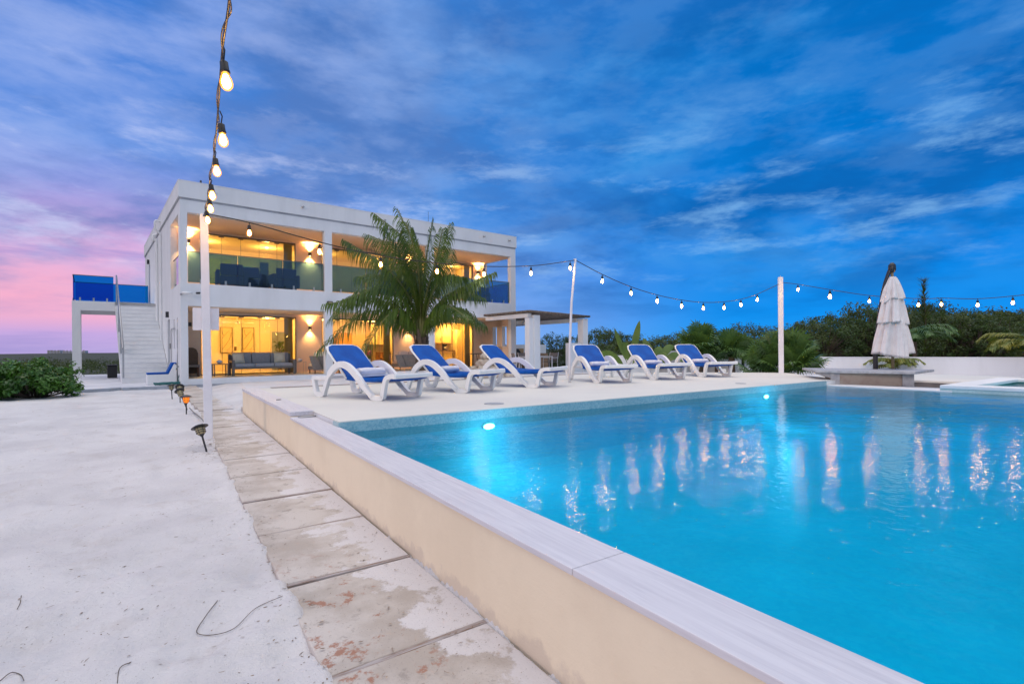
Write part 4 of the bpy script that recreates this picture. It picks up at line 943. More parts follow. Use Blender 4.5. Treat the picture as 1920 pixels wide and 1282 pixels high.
while b < 4.1:
    a0 = 12.2 if b < -.12 else 14.36
    p = [(a0+rnd.uniform(-.06, .06), b, 2.86+rnd.uniform(-.02, .02)), ((a0+16)/2, b+rnd.uniform(-.03, .03), 2.83+rnd.uniform(-.03, .02)), (16.05+rnd.uniform(-.08, .1), b+rnd.uniform(-.02, .02), 2.76)]
    if a0 < 13: p[0] = (a0, b, 2.87)
    MB(XP).tube(p, [.05, .055, .045], 7).build('log', M['log'], pg); b += rnd.uniform(.10, .125)
def XK(a, b, z): return tuple(Vector(VW(a, b, z))-Vector(VW(15, 0, TERR)))
kt = thing('outdoor_kitchen_wall', 'white low wall of the outdoor kitchen under the pergola', 'wall', VW(15, 0, TERR))
MB(XK).box(14.78, 15.648, -3.2, -3.0, .1, 1.50).build('wall_body', M['wall'], kt)
MB(XK).box(15.3, 19.0, 1.3, 1.5, .1, 1.42).build('wall_body', M['inner'], kt) if False else MB(XK).box(14.35, 18.5, 2.3, 2.5, .1, 1.50).build('wall_body', M['wall'], kt)
MB(XK).box(15.0, 18.0, 1.6, 2.29, .15, 1.0).build('wood_front', plankmat('brown_plank', (.30, .20, .12), (.18, .11, .07), (1, 1, 8), 3), kt)
MB(XK).box(15.9, 16.5, 1.55, 1.598, .3, .95).build('cupboard_door', M['wood'], kt)
t = thing('barbecue', 'black covered barbecue behind the dining table', 'barbecue', VW(14.75, 1.3, TERR), VROT)
MB().xprism([(0, .5), (.95, .5), (.95, .95), (.78, 1.12), (.2, 1.12), (0, .95)], 0, .5).build('cover', M['rubber'], t, bevel=.02); MB().box(.05, .9, .03, .47, .0, .5).build('cart', M['dark'], t)
def dchair(label, a, b, rz):
    t = thing('dining_chair', label, 'chair', VW(a, b, TERR), VROT+rz, 'dining chairs under the pergola')
    MB().box(-.24, .24, -.23, .23, .43, .46).build('seat', M['wicker'], t)
    m = MB(); m.add([(-.22, .21, .5), (.22, .21, .5), (.22, .225, .5), (-.22, .225, .5), (-.22, .29, .90), (.22, .29, .90), (.22, .305, .90), (-.22, .305, .90)], [(0, 3, 2, 1), (4, 5, 6, 7), (0, 1, 5, 4), (1, 2, 6, 5), (2, 3, 7, 6), (3, 0, 4, 7)]); m.build('backrest', M['wicker'], t)
    for s in (-1, 1):
        MB().tube([(s*.25, .32, .92), (s*.25, .22, .45), (s*.26, .27, 0)], .018, 6).build('leg', M['white'], t); MB().tube([(s*.25, -.22, .66), (s*.26, -.24, 0)], .018, 6).build('leg', M['white'], t)
        MB().tube([(s*.25, .25, .66), (s*.25, -.23, .66)], .018, 6).build('armrest', M['white'], t)
table('dining_table', 'white patio dining table under the pergola', VW(13.2, -2.35, TERR), VROT, 1.4, .9, .74, M['white'])
dchair('white-framed dining chair left of the patio dining table', 13.0, -1.75, R(75))
dchair('white-framed dining chair right of the patio dining table, seen past the pergola post', 14.85, -1.9, R(-80))
dchair('white-framed dining chair behind the patio dining table', 14.0, -1.1, R(0))
tag(MB().cbox((0, 0, .14), (.3, .2, .28)).build('paper_box', mat('kraft_box', (.45, .30, .16), .8, .1, 8), None, bevel=.02, loc=VW(16.2, 1.9, 1.0)), 'brown box on the wooden outdoor kitchen counter', 'box')
# ------------------------------------------------------------------ sun loungers
def make_lounger():
    t = thing('sun_lounger', 'x', 'sun lounger', (0, 0, 0), 0, 'white resin sun loungers with blue slings on the pool deck')
    path = spline([(-1.51, 0, .285), (-1.475, 0, .16), (-1.44, 0, .06), (-1.40, 0, .035), (-1.29, 0, .035), (-1.255, 0, .07), (-1.15, 0, .29), (-1.04, 0, .42), (-.88, 0, .50), (-.70, 0, .47), (-.52, 0, .35), (-.36, 0, .20), (-.185, 0, .055), (-.15, 0, .035), (.015, 0, .035), (.045, 0, .06), (.085, 0, .23), (.13, 0, .315), (.22, 0, .342), (.30, 0, .345)], 5)
    pw = []
    for p in path:
        x = p.x; w = .095 if -1.12 < x < -.45 else (.085 if -.45 <= x < -.3 else .066)
        if p.z < .08: w = .07
        pw.append(w)
    pts = [(p.x, p.z) for p in path]
    for s in (-1, 1):
        m = MB(); y0 = s*.36-.03; m.band(pts, pw, y0, y0+.06)
        m.build('side_frame', M['plastic'], t, bevel=.012, seg=2)
        m = MB(); m.band([(-1.53, .285), (-1.16, .29)], .06, y0+.004, y0+.056); m.build('rear_rail', M['plastic'], t, bevel=.010)
        m = MB(); m.tube([(-1.30, s*.25, .27), (-1.06, s*.25, .50)], .014, 6); m.build('back_strut', M['plastic'], t)
    m = MB(); m.box(.235, .315, -.388, .388, .305, .372); m.build('foot_bar', M['plastic'], t, bevel=.018, seg=3)
    m = MB(); m.box(-1.55, -1.48, -.385, .385, .255, .31); m.build('head_bar', M['plastic'], t, bevel=.014)
    # seat sling, gently sagging
    n = 14; mb = MB(); top = []
    for i in range(n+1):
        x = -.80+i/n*1.05
        z = .335+.02*(i/n)-.03*math.sin(math.pi*min(1, i/n*1.1))
        for j in range(7):
            y = -.328+.656*j/6; top.append((x, y, z-.022*(1-((j-3)/3)**2)))
    k = len(top); bot = [(x, y, z-.065) for x, y, z in top]; fs = []
    for i in range(n):
        for j in range(6):
            a = i*7+j; fs.append((a, a+1, a+8, a+7)); fs.append((k+a, k+a+7, k+a+8, k+a+1))
    for i in range(n):
        for j in (0, 6):
            a = i*7+j; fs.append((a, a+7, k+a+7, k+a))
    for j in range(6):
        for i in (0, n):
            a = i*7+j; fs.append((a, a+1, k+a+1, k+a))
    mb.add(top+bot, fs, True); mb.build('seat_sling', M['blue'], t)
    # backrest
    h = Vector((-.78, 0, .30)); d = Vector((-.52, 0, .50)); L = 1.0
    nrm = Vector((-.5, 0, -.52)).normalized()
    def P(u, y, o=0): q = h+d*u+Vector((0, y, 0))+nrm*o; return (q.x, y, q.z)
    out = [(0, -.31), (.80, -.31), (.93, -.27), (.97, -.20), (.97, .20), (.93, .27), (.80, .31), (0, .31)]
    mb = MB(); f = [P(u, y, -.022) for u, y in out]; b2 = [P(u, y, .0) for u, y in out]; n8 = len(out)
    mb.add(f+b2, [tuple(range(n8)), tuple(range(2*n8-1, n8-1, -1))]+[(i, n8+i, n8+(i+1) % n8, (i+1) % n8) for i in range(n8)]); mb.build('back_sling', M['blue'], t, bevel=.006)
    rim = [P(u, y, .006) for u, y in [(-.02, -.325), (.8, -.33), (.93, -.295), (.985, -.20), (.985, .20), (.93, .295), (.8, .33), (-.02, .325)]]
    MB().tube(rim, [.016]*2+[.023]*4+[.016]*2, 8).build('back_frame', M['plastic'], t)
    MB().box(-1.07, -1.03, -.27, .27, .485, .515).build('back_bar', M['plastic'], t, bevel=.008)
    return t
lg = make_lounger()
LS = [(2.80, 7.13, -67, 'blue-slung white sun lounger nearest the stepped pool wall, with the towel spread wide', 1),
      (4.34, 7.48, -66, 'blue-slung white sun lounger second from the stepped pool wall, in front of the palm trunk', 1),
      (5.90, 7.65, -65, 'blue-slung white sun lounger without a towel, in front of the stone pile', 0),
      (7.70, 7.60, -104, 'blue-slung white sun lounger directly behind the leaning light pole', 1),
      (9.42, 7.58, -106, 'blue-slung white sun lounger between the leaning-pole one and the farthest one', 1),
      (11.13, 7.53, -108, 'blue-slung white sun lounger farthest right, nearest the straight light post', 1)]
def make_towel(w, r, spread):
    mb = MB(); n = 40; prof = []
    for i in range(n+1):
        a = i/n*2*math.pi*2.2; rr = r*(.35+.65*i/n); prof.append((rr*math.cos(a), rr*math.sin(a)))
    for i in range(n):
        pass
    m = 10; vs = []
    for i in range(24):
        a = 2*math.pi*i/24
        for j in range(m+1):
            y = (j/m-.5)*w; q = r*(1+.05*math.sin(3*a+j*.9)+.03*math.sin(j*2.3)); 
            if j in (0, m): q *= .93
            vs.append((q*math.cos(a)*1.12, y, r+q*math.sin(a)*.92))
    fs = [(i*(m+1)+j, ((i+1) % 24)*(m+1)+j, ((i+1) % 24)*(m+1)+j+1, i*(m+1)+j+1) for i in range(24) for j in range(m)]
    for j in (0, m):
        c = len(vs); vs.append((0, (j/m-.5)*w, r)); fs += [(i*(m+1)+j, ((i+1) % 24)*(m+1)+j, c) for i in range(24)]
    mb.add(vs, fs, True)
    if spread:
        mb.box(-.02, .02+spread, -w/2+.01, w/2-.01, .0, .02)
    return mb.build('rolled_towel', M['towel'], None)
tw0 = None
for i, (x, y, a, lb, tw) in enumerate(LS):
    o = lg if i == 0 else copy_tree(lg); o.location = (x, y, DECK+.003); o.rotation_euler[2] = R(a); o['label'] = lb
    if tw:
        d = Vector((math.cos(R(a)), math.sin(R(a)), 0)); p = Vector((x, y, DECK+.317))-d*.62
        t = make_towel(.5 if i == 0 else .44, .068 if i == 0 else .058, .10 if i == 0 else 0); t.location = p+Vector((0, 0, .0)); t.rotation_euler[2] = R(a)
        tag(t, 'white rolled towel on the seat of the sun lounger '+['nearest the stepped wall', 'in front of the palm', '', 'behind the leaning pole', 'second from the right', 'farthest right'][i], 'towel', 'rolled white towels on the sun loungers')
# grey lounger seen beyond the last blue one
t = thing('grey_lounger', 'grey sun lounger with raised back behind the farthest blue lounger', 'sun lounger', (13.3, 10.6, TERR), R(-150))
MB().xprism([(0, .3), (.55, .3), (.60, .34), (-.35, .98), (-.42, .94)], -.33, .33).build('back_sling', M['fabric'], t, bevel=.01); MB().box(.4, 1.5, -.33, .33, .27, .33).build('seat_sling', M['fabric'], t, bevel=.01)
for x in (.1, 1.4):
    for y in (-.3, .3): MB().box(x, x+.05, y-.025, y+.025, 0, .27).build('leg', M['plastic'], t)
# low white side tables behind loungers
def low_table(label, x, y):
    t = thing('side_table', label, 'side table', (x, y, DECK), .3, 'white resin side tables between the loungers')
    MB().box(-.25, .25, -.22, .22, .36, .40).build('tabletop', M['plastic'], t, bevel=.015)
    for a in (-.2, .2):
        for b in (-.17, .17): MB().box(a-.03, a+.03, b-.03, b+.03, 0, .36).build('leg', M['plastic'], t, bevel=.008)
low_table('white resin side table behind the lounger at the leaning pole', 9.0, 9.3)
# ------------------------------------------------------------------ poles
p = thing('light_post', 'tall square white post holding the string lights beside the path', 'post', (.42, 7.88, .0), R(-4))
MB().add([(sx*.052, sy*.052, -.2) for sx, sy in ((-1, -1), (1, -1), (1, 1), (-1, 1))]+[(sx*.047-.035, sy*.047, 3.04) for sx, sy in ((-1, -1), (1, -1), (1, 1), (-1, 1))], [(0, 3, 2, 1), (4, 5, 6, 7), (0, 1, 5, 4), (1, 2, 6, 5), (2, 3, 7, 6), (3, 0, 4, 7)]).build('shaft', M['pole'], p, bevel=.006)
MB().box(-.03, .06, .08, .11, 2.9, 3.0).build('hook', M['dark'], p) if False else None
s = MB(); s.box(-.175, .13, .058, .075, 1.50, 1.80); s.build('panel', M['pole'], p, bevel=.003)
p = thing('light_post', 'thin leaning white pole holding the string lights on the deck', 'post', (7.01, 8.22, DECK))
MB().tube([(0, 0, 0), (.012, 0, .7), (.055, -.02, 1.7), (.125, -.08, 2.62)], [.028, .028, .026, .024], 12).build('shaft', M['pole'], p); MB().tube([(.115, -.075, 2.55), (.10, -.05, 2.62), (.13, -.1, 2.60)], .008, 6).build('hook', M['metal'], p)
p = thing('light_post', 'straight square white post holding the string lights at the deck end', 'post', (13.84, 7.37, .44), R(-57))
MB().box(-.062, .062, -.062, .062, 0, 2.68).build('shaft', M['pole'], p, bevel=.006); MB().tube([(0, 0, 2.5), (0, 0, 2.72)], .012, 6).build('hook', M['metal'], p)
tag(MB().cbox((0, 0, .06), (.18, .14, .12)).build('deck_box', M['plastic'], None, bevel=.015, loc=(12.7, 8.4, .5)), 'small white box on the deck edge left of the straight light post', 'box')
# ------------------------------------------------------------------ string lights
def bulb_at(p, parent, sc=1., tilt=(0, 0), em='bulb', drop=.05, wire=False):
    Mx = Matrix.Rotation(tilt[0], 4, 'X') @ Matrix.Rotation(tilt[1], 4, 'Y'); q = Vector(p)-parent.location
    s = MB(); k = drop
    if wire: s.tube([(0, 0, 0), (.012, .006, -k*.4), (0, 0, -k)], .0045, 6)
    else: s.tube([(0, 0, 0), (0, 0, -k)], .006*sc, 6)
    s.lathe([(.010*sc, -k), (.021*sc, -k-.008*sc), (.023*sc, -k-.05*sc), (.026*sc, -k-.056*sc), (.026*sc, -k-.068*sc)], (0, 0, 0), 14)
    s.v = [tuple(Mx @ Vector(v)) for v in s.v]
    so = s.build('socket', M['rubber'], parent, loc=q)
    b = MB(); z = -k-.068*sc
    prof = [(.017, 0), (.020, -.012), (.030, -.035), (.034, -.055), (.030, -.075), (.018, -.09), (.004, -.096)]
    b.lathe([(r*sc, z+h*sc) for r, h in prof], (0, 0, 0), 16); b.v = [tuple(Mx @ Vector(v)) for v in b.v]
    b.build('bulb', M[em], so)
    c = MB(); c.lathe([(r*sc*.66, z-.010+h*sc*.78) for r, h in prof], (0, 0, 0), 10); c.v = [tuple(Mx @ Vector(v)) for v in c.v]; c.build('filament', M['core'], so)
def string(label, pts, bulbs, r=.008, twist=False):
    t = thing('string_light', label, 'string light', pts[0], 0, 'festoon strings around the pool'); P0 = Vector(pts[0])
    sp = [p-P0 for p in spline(pts, 8)]
    c = MB(); c.tube(sp, r, 6)
    if twist:
        n = len(sp)*3; q = []
        for i in range(n):
            f = i/(n-1)*(len(sp)-1); k = min(int(f), len(sp)-2); p = sp[k].lerp(sp[k+1], f-k); q.append(p+Vector((math.cos(i*.25)*.012, 0, math.sin(i*.25)*.012)))
        c.tube(q, r*.7, 5)
    c.build('cable', M['cable'], t)
    for b in bulbs: bulb_at(b[0], t, **b[1])
def near(pts, u):
    sp = spline(pts, 40); return sp[min(len(sp)-1, int(u*(len(sp)-1)))]
# over the camera to the left post
A = [Vector((-.05, -7.4, 3.0)), Vector((-.02, -4.5, 2.72)), Vector((.05, -1.8, 2.62)), Vector((.10, .0, 2.60)), spot(440, -160, 1.75), spot(430, 0, 2.32), spot(417, 95, 2.75), spot(409, 205, 3.5), spot(402, 285, 4.35), spot(394, 335, 5.1), spot(391, 365, 5.75), spot(386, 390, 6.35), Vector((.385, 7.9, 3.0))]
bl = []
for px, py, Z, dr in ((415, 78, 2.80, .105), (412, 208, 3.55, .085), (401, 278, 4.35, .085), (394, 334, 5.1, .06), (391, 364, 5.75, .055), (386.5, 388, 6.4, .05)):
    bl.append((spot(px, py, Z), dict(sc=1.0, drop=dr, wire=True, tilt=(random.uniform(-.1, .1), -.1))))
PB = thing('light_post', 'square white post behind the photographer holding the overhead string lights', 'post', (-.05, -7.45, 0)); MB().box(-.05, .05, -.05, .05, -.1, 3.04).build('shaft', M['pole'], PB, bevel=.006)
string('string light running overhead from the top of the frame to the near white post', A, bl, r=.006, twist=True)
B = [(.385, 7.9, 3.06), (.93, 7.92, 3.01), (1.88, 7.95, 2.85), (2.84, 7.99, 2.745), (3.86, 8.02, 2.72), (4.83, 8.06, 2.75), (5.94, 8.09, 2.86), (6.7, 8.12, 3.0), (7.13, 8.14, 3.09)]
bb = []
for x, z in ((.93, 3.01), (1.88, 2.85), (2.84, 2.745), (3.86, 2.72), (4.83, 2.75), (5.94, 2.86), (6.99, 3.05)): bb.append(((x, 7.9+.035*x, z), dict(sc=.98, drop=.03, em='bulb')))
string('string light sagging from the near white post past the palm to the leaning pole', B, bb)
n = Vector((13.83-7.13, 7.37-8.14, 0)); Cp = []
cx = [(7.13, 8.14, 3.09), (7.83, 8.06, 2.83), (8.63, 7.97, 2.60), (9.4, 7.88, 2.45), (10.17, 7.79, 2.36), (10.9, 7.71, 2.33), (11.62, 7.62, 2.37), (12.25, 7.55, 2.46), (12.89, 7.48, 2.62), (13.83, 7.37, 2.95)]
string('string light sagging between the leaning pole and the straight post', cx, [(c, dict(sc=1.0, drop=.03, em='bulb')) for c in cx[1:-1]])
D = [(13.83, 7.37, 2.98), spot(1496, 533, 13.4), spot(1556, 543, 12.6), spot(1630, 554, 12.0), spot(1722, 560, 11.4), spot(1765, 559, 11.15), spot(1833, 560, 10.75), spot(1899, 555, 10.4), spot(1990, 545, 10.0)]
D = [Vector(d) for d in D]
string('string light sagging behind the parasol from the straight post to the right edge', D, [(d, dict(sc=1.25 if i == 1 else .92, drop=.03, em='bulb' if i in (0, 1, 2) else 'bulb')) for i, d in enumerate(D[1:])])
# ------------------------------------------------------------------ solar path lamps
def path_lamp(label, base, top, lit=False, s=1.):
    b = Vector(base); tp = Vector(top); ax = (tp-b); H = ax.length; q = Vector((0, 0, 1)).rotation_difference(ax.normalized()); Mx = q.to_matrix().to_4x4()
    t = thing('solar_lamp', label, 'path lamp', b, 0, 'solar stake lamps along the path')
    MB().lathe([(.004, -.05), (.011, -.02), (.011, H*.52), (.018, H*.55), (.03, H*.60)], (0, 0, 0), 10, Mx).build('stake', M['dark'], t)
    MB().lathe([(.028, H*.60), (.044, H*.66), (.052, H*.80), (.052, H*.88)], (0, 0, 0), 16, Mx).build('lens', emat('amber_glow', (1, .24, .02), 1.5) if lit else M['lens_off'], t)
    c = MB()
    for z in (.68, .76, .84): c.lathe([(.054, H*z-.003), (.057, H*z), (.054, H*z+.003)], (0, 0, 0), 16, Mx)
    for k in range(6):
        a = k*math.pi/3; c.tube([Mx @ Vector((.03*math.cos(a), .03*math.sin(a), H*.6)), Mx @ Vector((.047*math.cos(a), .047*math.sin(a), H*.67)), Mx @ Vector((.055*math.cos(a), .055*math.sin(a), H*.88))], .003, 4)
    c.build('cage', M['dark'], t)
    MB().lathe([(.05, H*.88), (.095, H*.89), (.095, H*.905), (.06, H*.96), (.02, H)], (0, 0, 0), 20, Mx).build('cap', M['dark'], t)
path_lamp('unlit solar stake lamp leaning left right beside the near white post', (.35, 7.15, .03), spot(373, 796, 6.2))
path_lamp('lit amber solar stake lamp standing upright beside the path', (.24, 11.2, .05), (.24, 11.2, .42), True)
path_lamp('unlit solar stake lamp leaning left behind the lit amber one', (.27, 12.4, .06), spot(335, 729, 10.6))
path_lamp('unlit solar stake lamp upright, partly behind the leaning pair', (.18, 13.9, .07), spot(337, 722, 12.0))
path_lamp('unlit solar stake lamp farthest away, nearest the villa kerb', (.03, 15.3, .07), spot(321, 720, 12.75))
t = MB().tube(spline([(.31, 12.0, .10), (.36, 11.2, .085), (.42, 10.2, .09), (.44, 9.3, .085), (.36, 8.9, .07)], 6), .01, 6).build('ground_cable', mat('grey_cable', (.2, .19, .18), .6)); tag(t, 'thin grey cable on the sand along the path edge', 'cable')
# ------------------------------------------------------------------ parasol
def parasol():
    c = spot(1674, 668, 11.2); gz0 = .13
    t = thing('closed_parasol', 'closed cantilever parasol with tiered off-white canopy and black mast', 'parasol', (c.x, c.y, gz0))
    H = lambda z: z-gz0
    rnd = random.Random(6)
    def tier(z0, z1, r0, r1, k, ph, flare=1.):
        n = 110; m = 16; mb = MB(); vs = []
        hem = [rnd.uniform(-.09, .06) for _ in range(9)]
        def hm(a): f = a/(2*math.pi)*9; i = int(f) % 9; u = f-int(f); u = u*u*(3-2*u); return hem[i]*(1-u)+hem[(i+1) % 9]*u
        for i in range(m+1):
            u = i/m
            for j in range(n):
                a = 2*math.pi*j/n
                fold = (1-abs(math.sin(k*a/2+ph+.9*math.sin(2*a+ph)+.5*math.sin(3*a+ph*2)+.5*u)))**1.5
                r = (r0+(r1-r0)*u**.75)*(1.06-.48*fold*min(1, .45+u)+.05*math.sin((k*2+3)*a+3*u+ph))
                r *= 1+.12*math.sin(2*a+ph)*u
                z = z0+(z1-z0)*u+hm(a)*u
                vs.append((r*math.cos(a), r*math.sin(a), H(z)))
        fs = [(i*n+j, i*n+(j+1) % n, (i+1)*n+(j+1) % n, (i+1)*n+j) for i in range(m) for j in range(n)]
        # turn the hem inwards so the cloth has a visible thickness
        b = len(vs); vs += [(x*.86, y*.86, z+.03) for x, y, z in vs[m*n:(m+1)*n]]; fs += [(m*n+j, m*n+(j+1) % n, b+(j+1) % n, b+j) for j in range(n)]
        mb.add(vs, fs, True); mb.build('canopy_tier', M['canvas'], t)
    tier(2.74, 2.24, .06, .235, 7, .3); tier(2.36, 1.73, .14, .315, 8, 1.1); tier(1.84, 1.02, .19, .375, 9, 2.0)
    MB().tube([(0, 0, H(.72)), (0, 0, H(2.85))], .03, 10).build('centre_pole', mat('tan_pole', (.30, .24, .14), .5, .2, 8), t)
    L = -RT; base = L*.27+FW*.16
    MB().tube([base, base+Vector((0, 0, H(1.1))), L*.17+FW*.16+Vector((0, 0, H(1.9))), L*.13+FW*.1+Vector((0, 0, H(2.42)))], [.05, .05, .045, .04], 10).build('mast', M['dark'], t)
    MB().tube([L*.145+FW*.1+Vector((0, 0, H(2.38))), L*.12+FW*.05+Vector((0, 0, H(2.62))), L*.05+FW*.02+Vector((0, 0, H(2.86))), L*.0+Vector((.0, .0, H(2.98))), RT*.03+Vector((0, 0, H(2.86)))], [.035, .035, .04, .06, .03], 10).build('arm', M['dark'], t)
    MB().lathe([(.05, H(2.84)), (.075, H(2.9)), (.07, H(3.0)), (.03, H(3.05))], (0, 0, 0), 14).build('cap', M['dark'], t)
    MB().cbox((base.x, base.y, .05), (.9, .9, .1), YAW).build('base', M['slab'], t, bevel=.02)
parasol()
# ------------------------------------------------------------------ plants
def frond(mb, pts, lf=.55, n=46, droop=.8, w=.022, rnd=random, side=None, twist=0, rachis=None, fold=.5, fwd=.75):
    """feather frond: rachis curve with hanging leaflets"""
    sp = spline(pts, 10); L = len(sp)-1
    if rachis is not None: rachis.tube(sp, [.022*(1-.8*i/L)+.004 for i in range(L+1)], 5)
    for i in range(n):
        u = .16+.84*i/(n-1); f = u*L; k = min(int(f), L-1); p = sp[k].lerp(sp[k+1], f-k); t = (sp[k+1]-sp[k]).normalized()
        up = Vector((0, 0, 1)); s0 = t.cross(up)
        if s0.length < .2: s0 = t.cross(RT)
        s0.normalize(); env = math.sin(math.pi*min(1, (u-.08)*.98))**.5*lf*rnd.uniform(.8, 1.12)
        if u > .93: env *= .7
        for s in (-1, 1):
            if side and s != side and rnd.random() < .6: continue
            d = (s0*s*(1-fold*.5)+t*fwd+up*(.25-fold*.35)+Vector((rnd.uniform(-.12, .12), rnd.uniform(-.12, .12), rnd.uniform(-.12, .12)))).normalized()
            if twist: d = (d+RT*(-twist)*.35).normalized()
            e1 = p+d*env*.38; d2 = (d+Vector((0, 0, -droop))).normalized(); e2 = e1+d2*env*.36; d3 = (d2+Vector((0, 0, -droop*1.1))).normalized(); e3 = e2+d3*env*.34
            wv = t*w*.5; v = len(mb.v)
            mb.add([p-wv*.6, p+wv*.6, e1+wv, e1-wv, e2+wv*.8, e2-wv*.8, e3], [(0, 1, 2, 3), (3, 2, 4, 5), (5, 4, 6)])
def coco():
    base = spot(790, 690, 13.2); base.z = TERR
    t = thing('coconut_palm', 'windswept coconut palm standing between the deck and the villa', 'palm tree', base)
    cr = spot(790, 632, 13.2)-base
    tr = []; rr = []
    for i in range(34):
        u = i/33; z = u*cr.z; tr.append((.10*math.sin(u*1.8)*0+.02*u, 0, z)); rr.append((.19-.06*u+(.012 if i % 2 else 0)) + (.05*max(0, u-.75)))
    tm = MB(); tm.tube(tr, rr, 16)
    rnd = random.Random(11)
    for k in range(26):
        a = rnd.uniform(0, 6.28); z = cr.z-.35+rnd.uniform(0, .5); r = .15
        c, s = math.cos(a), math.sin(a); tm.add([(r*c-.05*s, r*s+.05*c, z-.16), (r*c+.05*s, r*s-.05*c, z-.16), ((r+.07)*c+.02*s, (r+.07)*s-.02*c, z+.16), ((r+.07)*c-.02*s, (r+.07)*s+.02*c, z+.16)], [(0, 1, 2, 3)])
    tm.build('trunk', M['bark'], t)
    # every frond: tip as seen (px, py), metres nearer/farther, arch height, leaf length
    F = [(690, 440, 1.2, (745, 470), .6, .8, 1), (762, 418, -.8, (782, 490), .55, .7, 1), (830, 430, -1.0, (815, 500), .45, .6, -1), (612, 570, -.9, (700, 560), .6, .9, 1), (600, 655, -.2, (690, 585), .72, .9, 1), (622, 600, .7, (690, 545), .62, .9, 1), (648, 452, -.3, (722, 500), .62, .8, 1), (672, 520, .9, (730, 520), .60, .9, 1), (704, 402, .2, (762, 455), .55, .7, 1), (722, 430, -.6, (760, 500), .55, .7, 1),
         (745, 392, .5, (785, 480), .55, .6, 1), (812, 410, .2, (800, 480), .42, .6, -1), (845, 420, .6, (825, 480), .40, .6, -1), (846, 470, 1.1, (825, 510), .45, .6, -1),
         (926, 512, -.2, (862, 545), .50, .9, -1), (905, 560, .8, (855, 545), .5, .9, -1), (908, 610, -.3, (862, 580), .55, .9, -1), (880, 600, -1.2, (840, 575), .52, .9, -1), (868, 520, -.7, (830, 520), .5, .8, -1),
         (680, 660, -1.1, (735, 585), .6, .8, 1), (650, 560, -1.0, (725, 540), .6, .9, 1), (700, 480, 1.3, (750, 500), .5, .8, 1), (775, 430, -.2, (790, 490), .42, .6, 1)]
    for tx, ty, dz, (mx, my), lf, dr, sd in F:
        tip = spot(tx, ty, 13.2+dz*1.0)-base; mid = spot(mx, my, 13.2+dz*.45)-base; q = spot(790+(mx-790)*.32, 632+(my-632)*.55, 13.2+dz*.12)-base
        m = MB(); rc = MB(); frond(m, [cr-Vector((0, 0, .1)), q, mid, tip], lf*1.25, 84, 1.5+.5*dr, .026, rnd, None, .55 if sd > 0 else .1, None, .6, .5)
        sp = spline([cr-Vector((0, 0, .1)), q, mid, tip], 10); L = len(sp)-1
        fo = m.build('frond', M['frond'], t); MB().tube(sp, [.026*(1-.8*i/L)+.005 for i in range(L+1)], 6).build('midrib', mat('midrib', (.16, .17, .05), .5) if 'midrib' not in bpy.data.materials else bpy.data.materials['midrib'], fo)
coco()
def fan_leaf(mb, st, p0, p1, R_, nrm, n=20, rnd=random, spread=130):
    """palmate leaf at the end of a stalk p0->p1"""
    p0, p1 = Vector(p0), Vector(p1); st.tube([p0, (p0+p1)/2+Vector((0, 0, .08)), p1], .010, 5)
    d = (p1-p0).normalized(); s = d.cross(Vector(nrm)); 
    if s.length < .1: s = d.cross(RT)
    s.normalize(); nn = s.cross(d)
    for i in range(n):
        a = R(-spread+2*spread*i/(n-1)); r = R_*(.78+.22*math.cos(a*.7))*rnd.uniform(.92, 1.05)
        u = d*math.cos(a)+s*math.sin(a); w = (s*math.cos(a)-d*math.sin(a))*.022*R_/.6
        q = p1+u*r*.6+nn*.03; e = p1+u*r+Vector((0, 0, -.22*r*rnd.uniform(.5, 1.4)))
        mb.add([p1, q-w*1.5, e, q+w*1.5], [(0, 1, 2, 3)])
def fanpalm(label, base, H, nl, R_, trunk=.3, seed=1, m='frond2', group=None, lean=.0):
    t = thing('fan_palm', label, 'palm', base, 0, group); rnd = random.Random(seed)
    MB().tube([(0, 0, -.1), (0, 0, trunk)], [.13, .10], 10).build('trunk', M['bark'], t)
    for k in range(nl):
        a = k*2.4+rnd.uniform(-.3, .3); el = R(rnd.uniform(8, 82)); L = H*rnd.uniform(.55, .95)*(.75+.25*math.sin(el))
        d = Vector((math.cos(a)*math.cos(el), math.sin(a)*math.cos(el), math.sin(el))); p1 = Vector((0, 0, trunk))+d*L*.62
        lm, sm = MB(), MB(); fan_leaf(lm, sm, (0, 0, trunk-.05), p1, R_*rnd.uniform(.8, 1.1), (rnd.uniform(-.4, .4), rnd.uniform(-.4, .4), 1), 22, rnd)
        lo = lm.build('leaf', M[m], t); sm.build('leaf_stalk', M['leaf'], lo)
    return t
b = spot(1478, 697, 14.9); b.z = .13
fanpalm('big bushy fan palm right behind the straight light post', (b.x, b.y, .13), 1.75, 46, .62, .25, 1)
b = spot(1428, 697, 15.6); fanpalm('smaller fan palm just left of the big bushy one', (b.x, b.y, .13), 1.2, 22, .5, .15, 5)
def pinnate(label, base, H, nf, L, seed, m='frond2', tr=.08, name='feather_palm', droop=.55):
    t = thing(name, label, 'palm', base); rnd = random.Random(seed)
    MB().tube([(0, 0, -.1), (0, 0, H)], [tr*1.2, tr], 10).build('trunk', M['bark'], t)
    for k in range(nf):
        a = k*2.4+rnd.uniform(-.3, .3); el = R(rnd.uniform(15, 78)); l = L*rnd.uniform(.75, 1.1)
        h = Vector((math.cos(a), math.sin(a), 0)); c = Vector((0, 0, H)); p1 = c+h*l*.3*math.cos(el)+Vector((0, 0, l*.42*math.sin(el))); p2 = c+h*l*.65+Vector((0, 0, l*.5*math.sin(el))); p3 = c+h*l*.92+Vector((0, 0, l*(.44*math.sin(el)-.10)))
        mb = MB(); frond(mb, [c, p1, p2, p3], L*.33, 34, droop, .038, rnd); fo = mb.build('frond', M[m], t)
        MB().tube(spline([c, p1, p2, p3], 4), .009, 4).build('midrib', M['leaf'], fo)
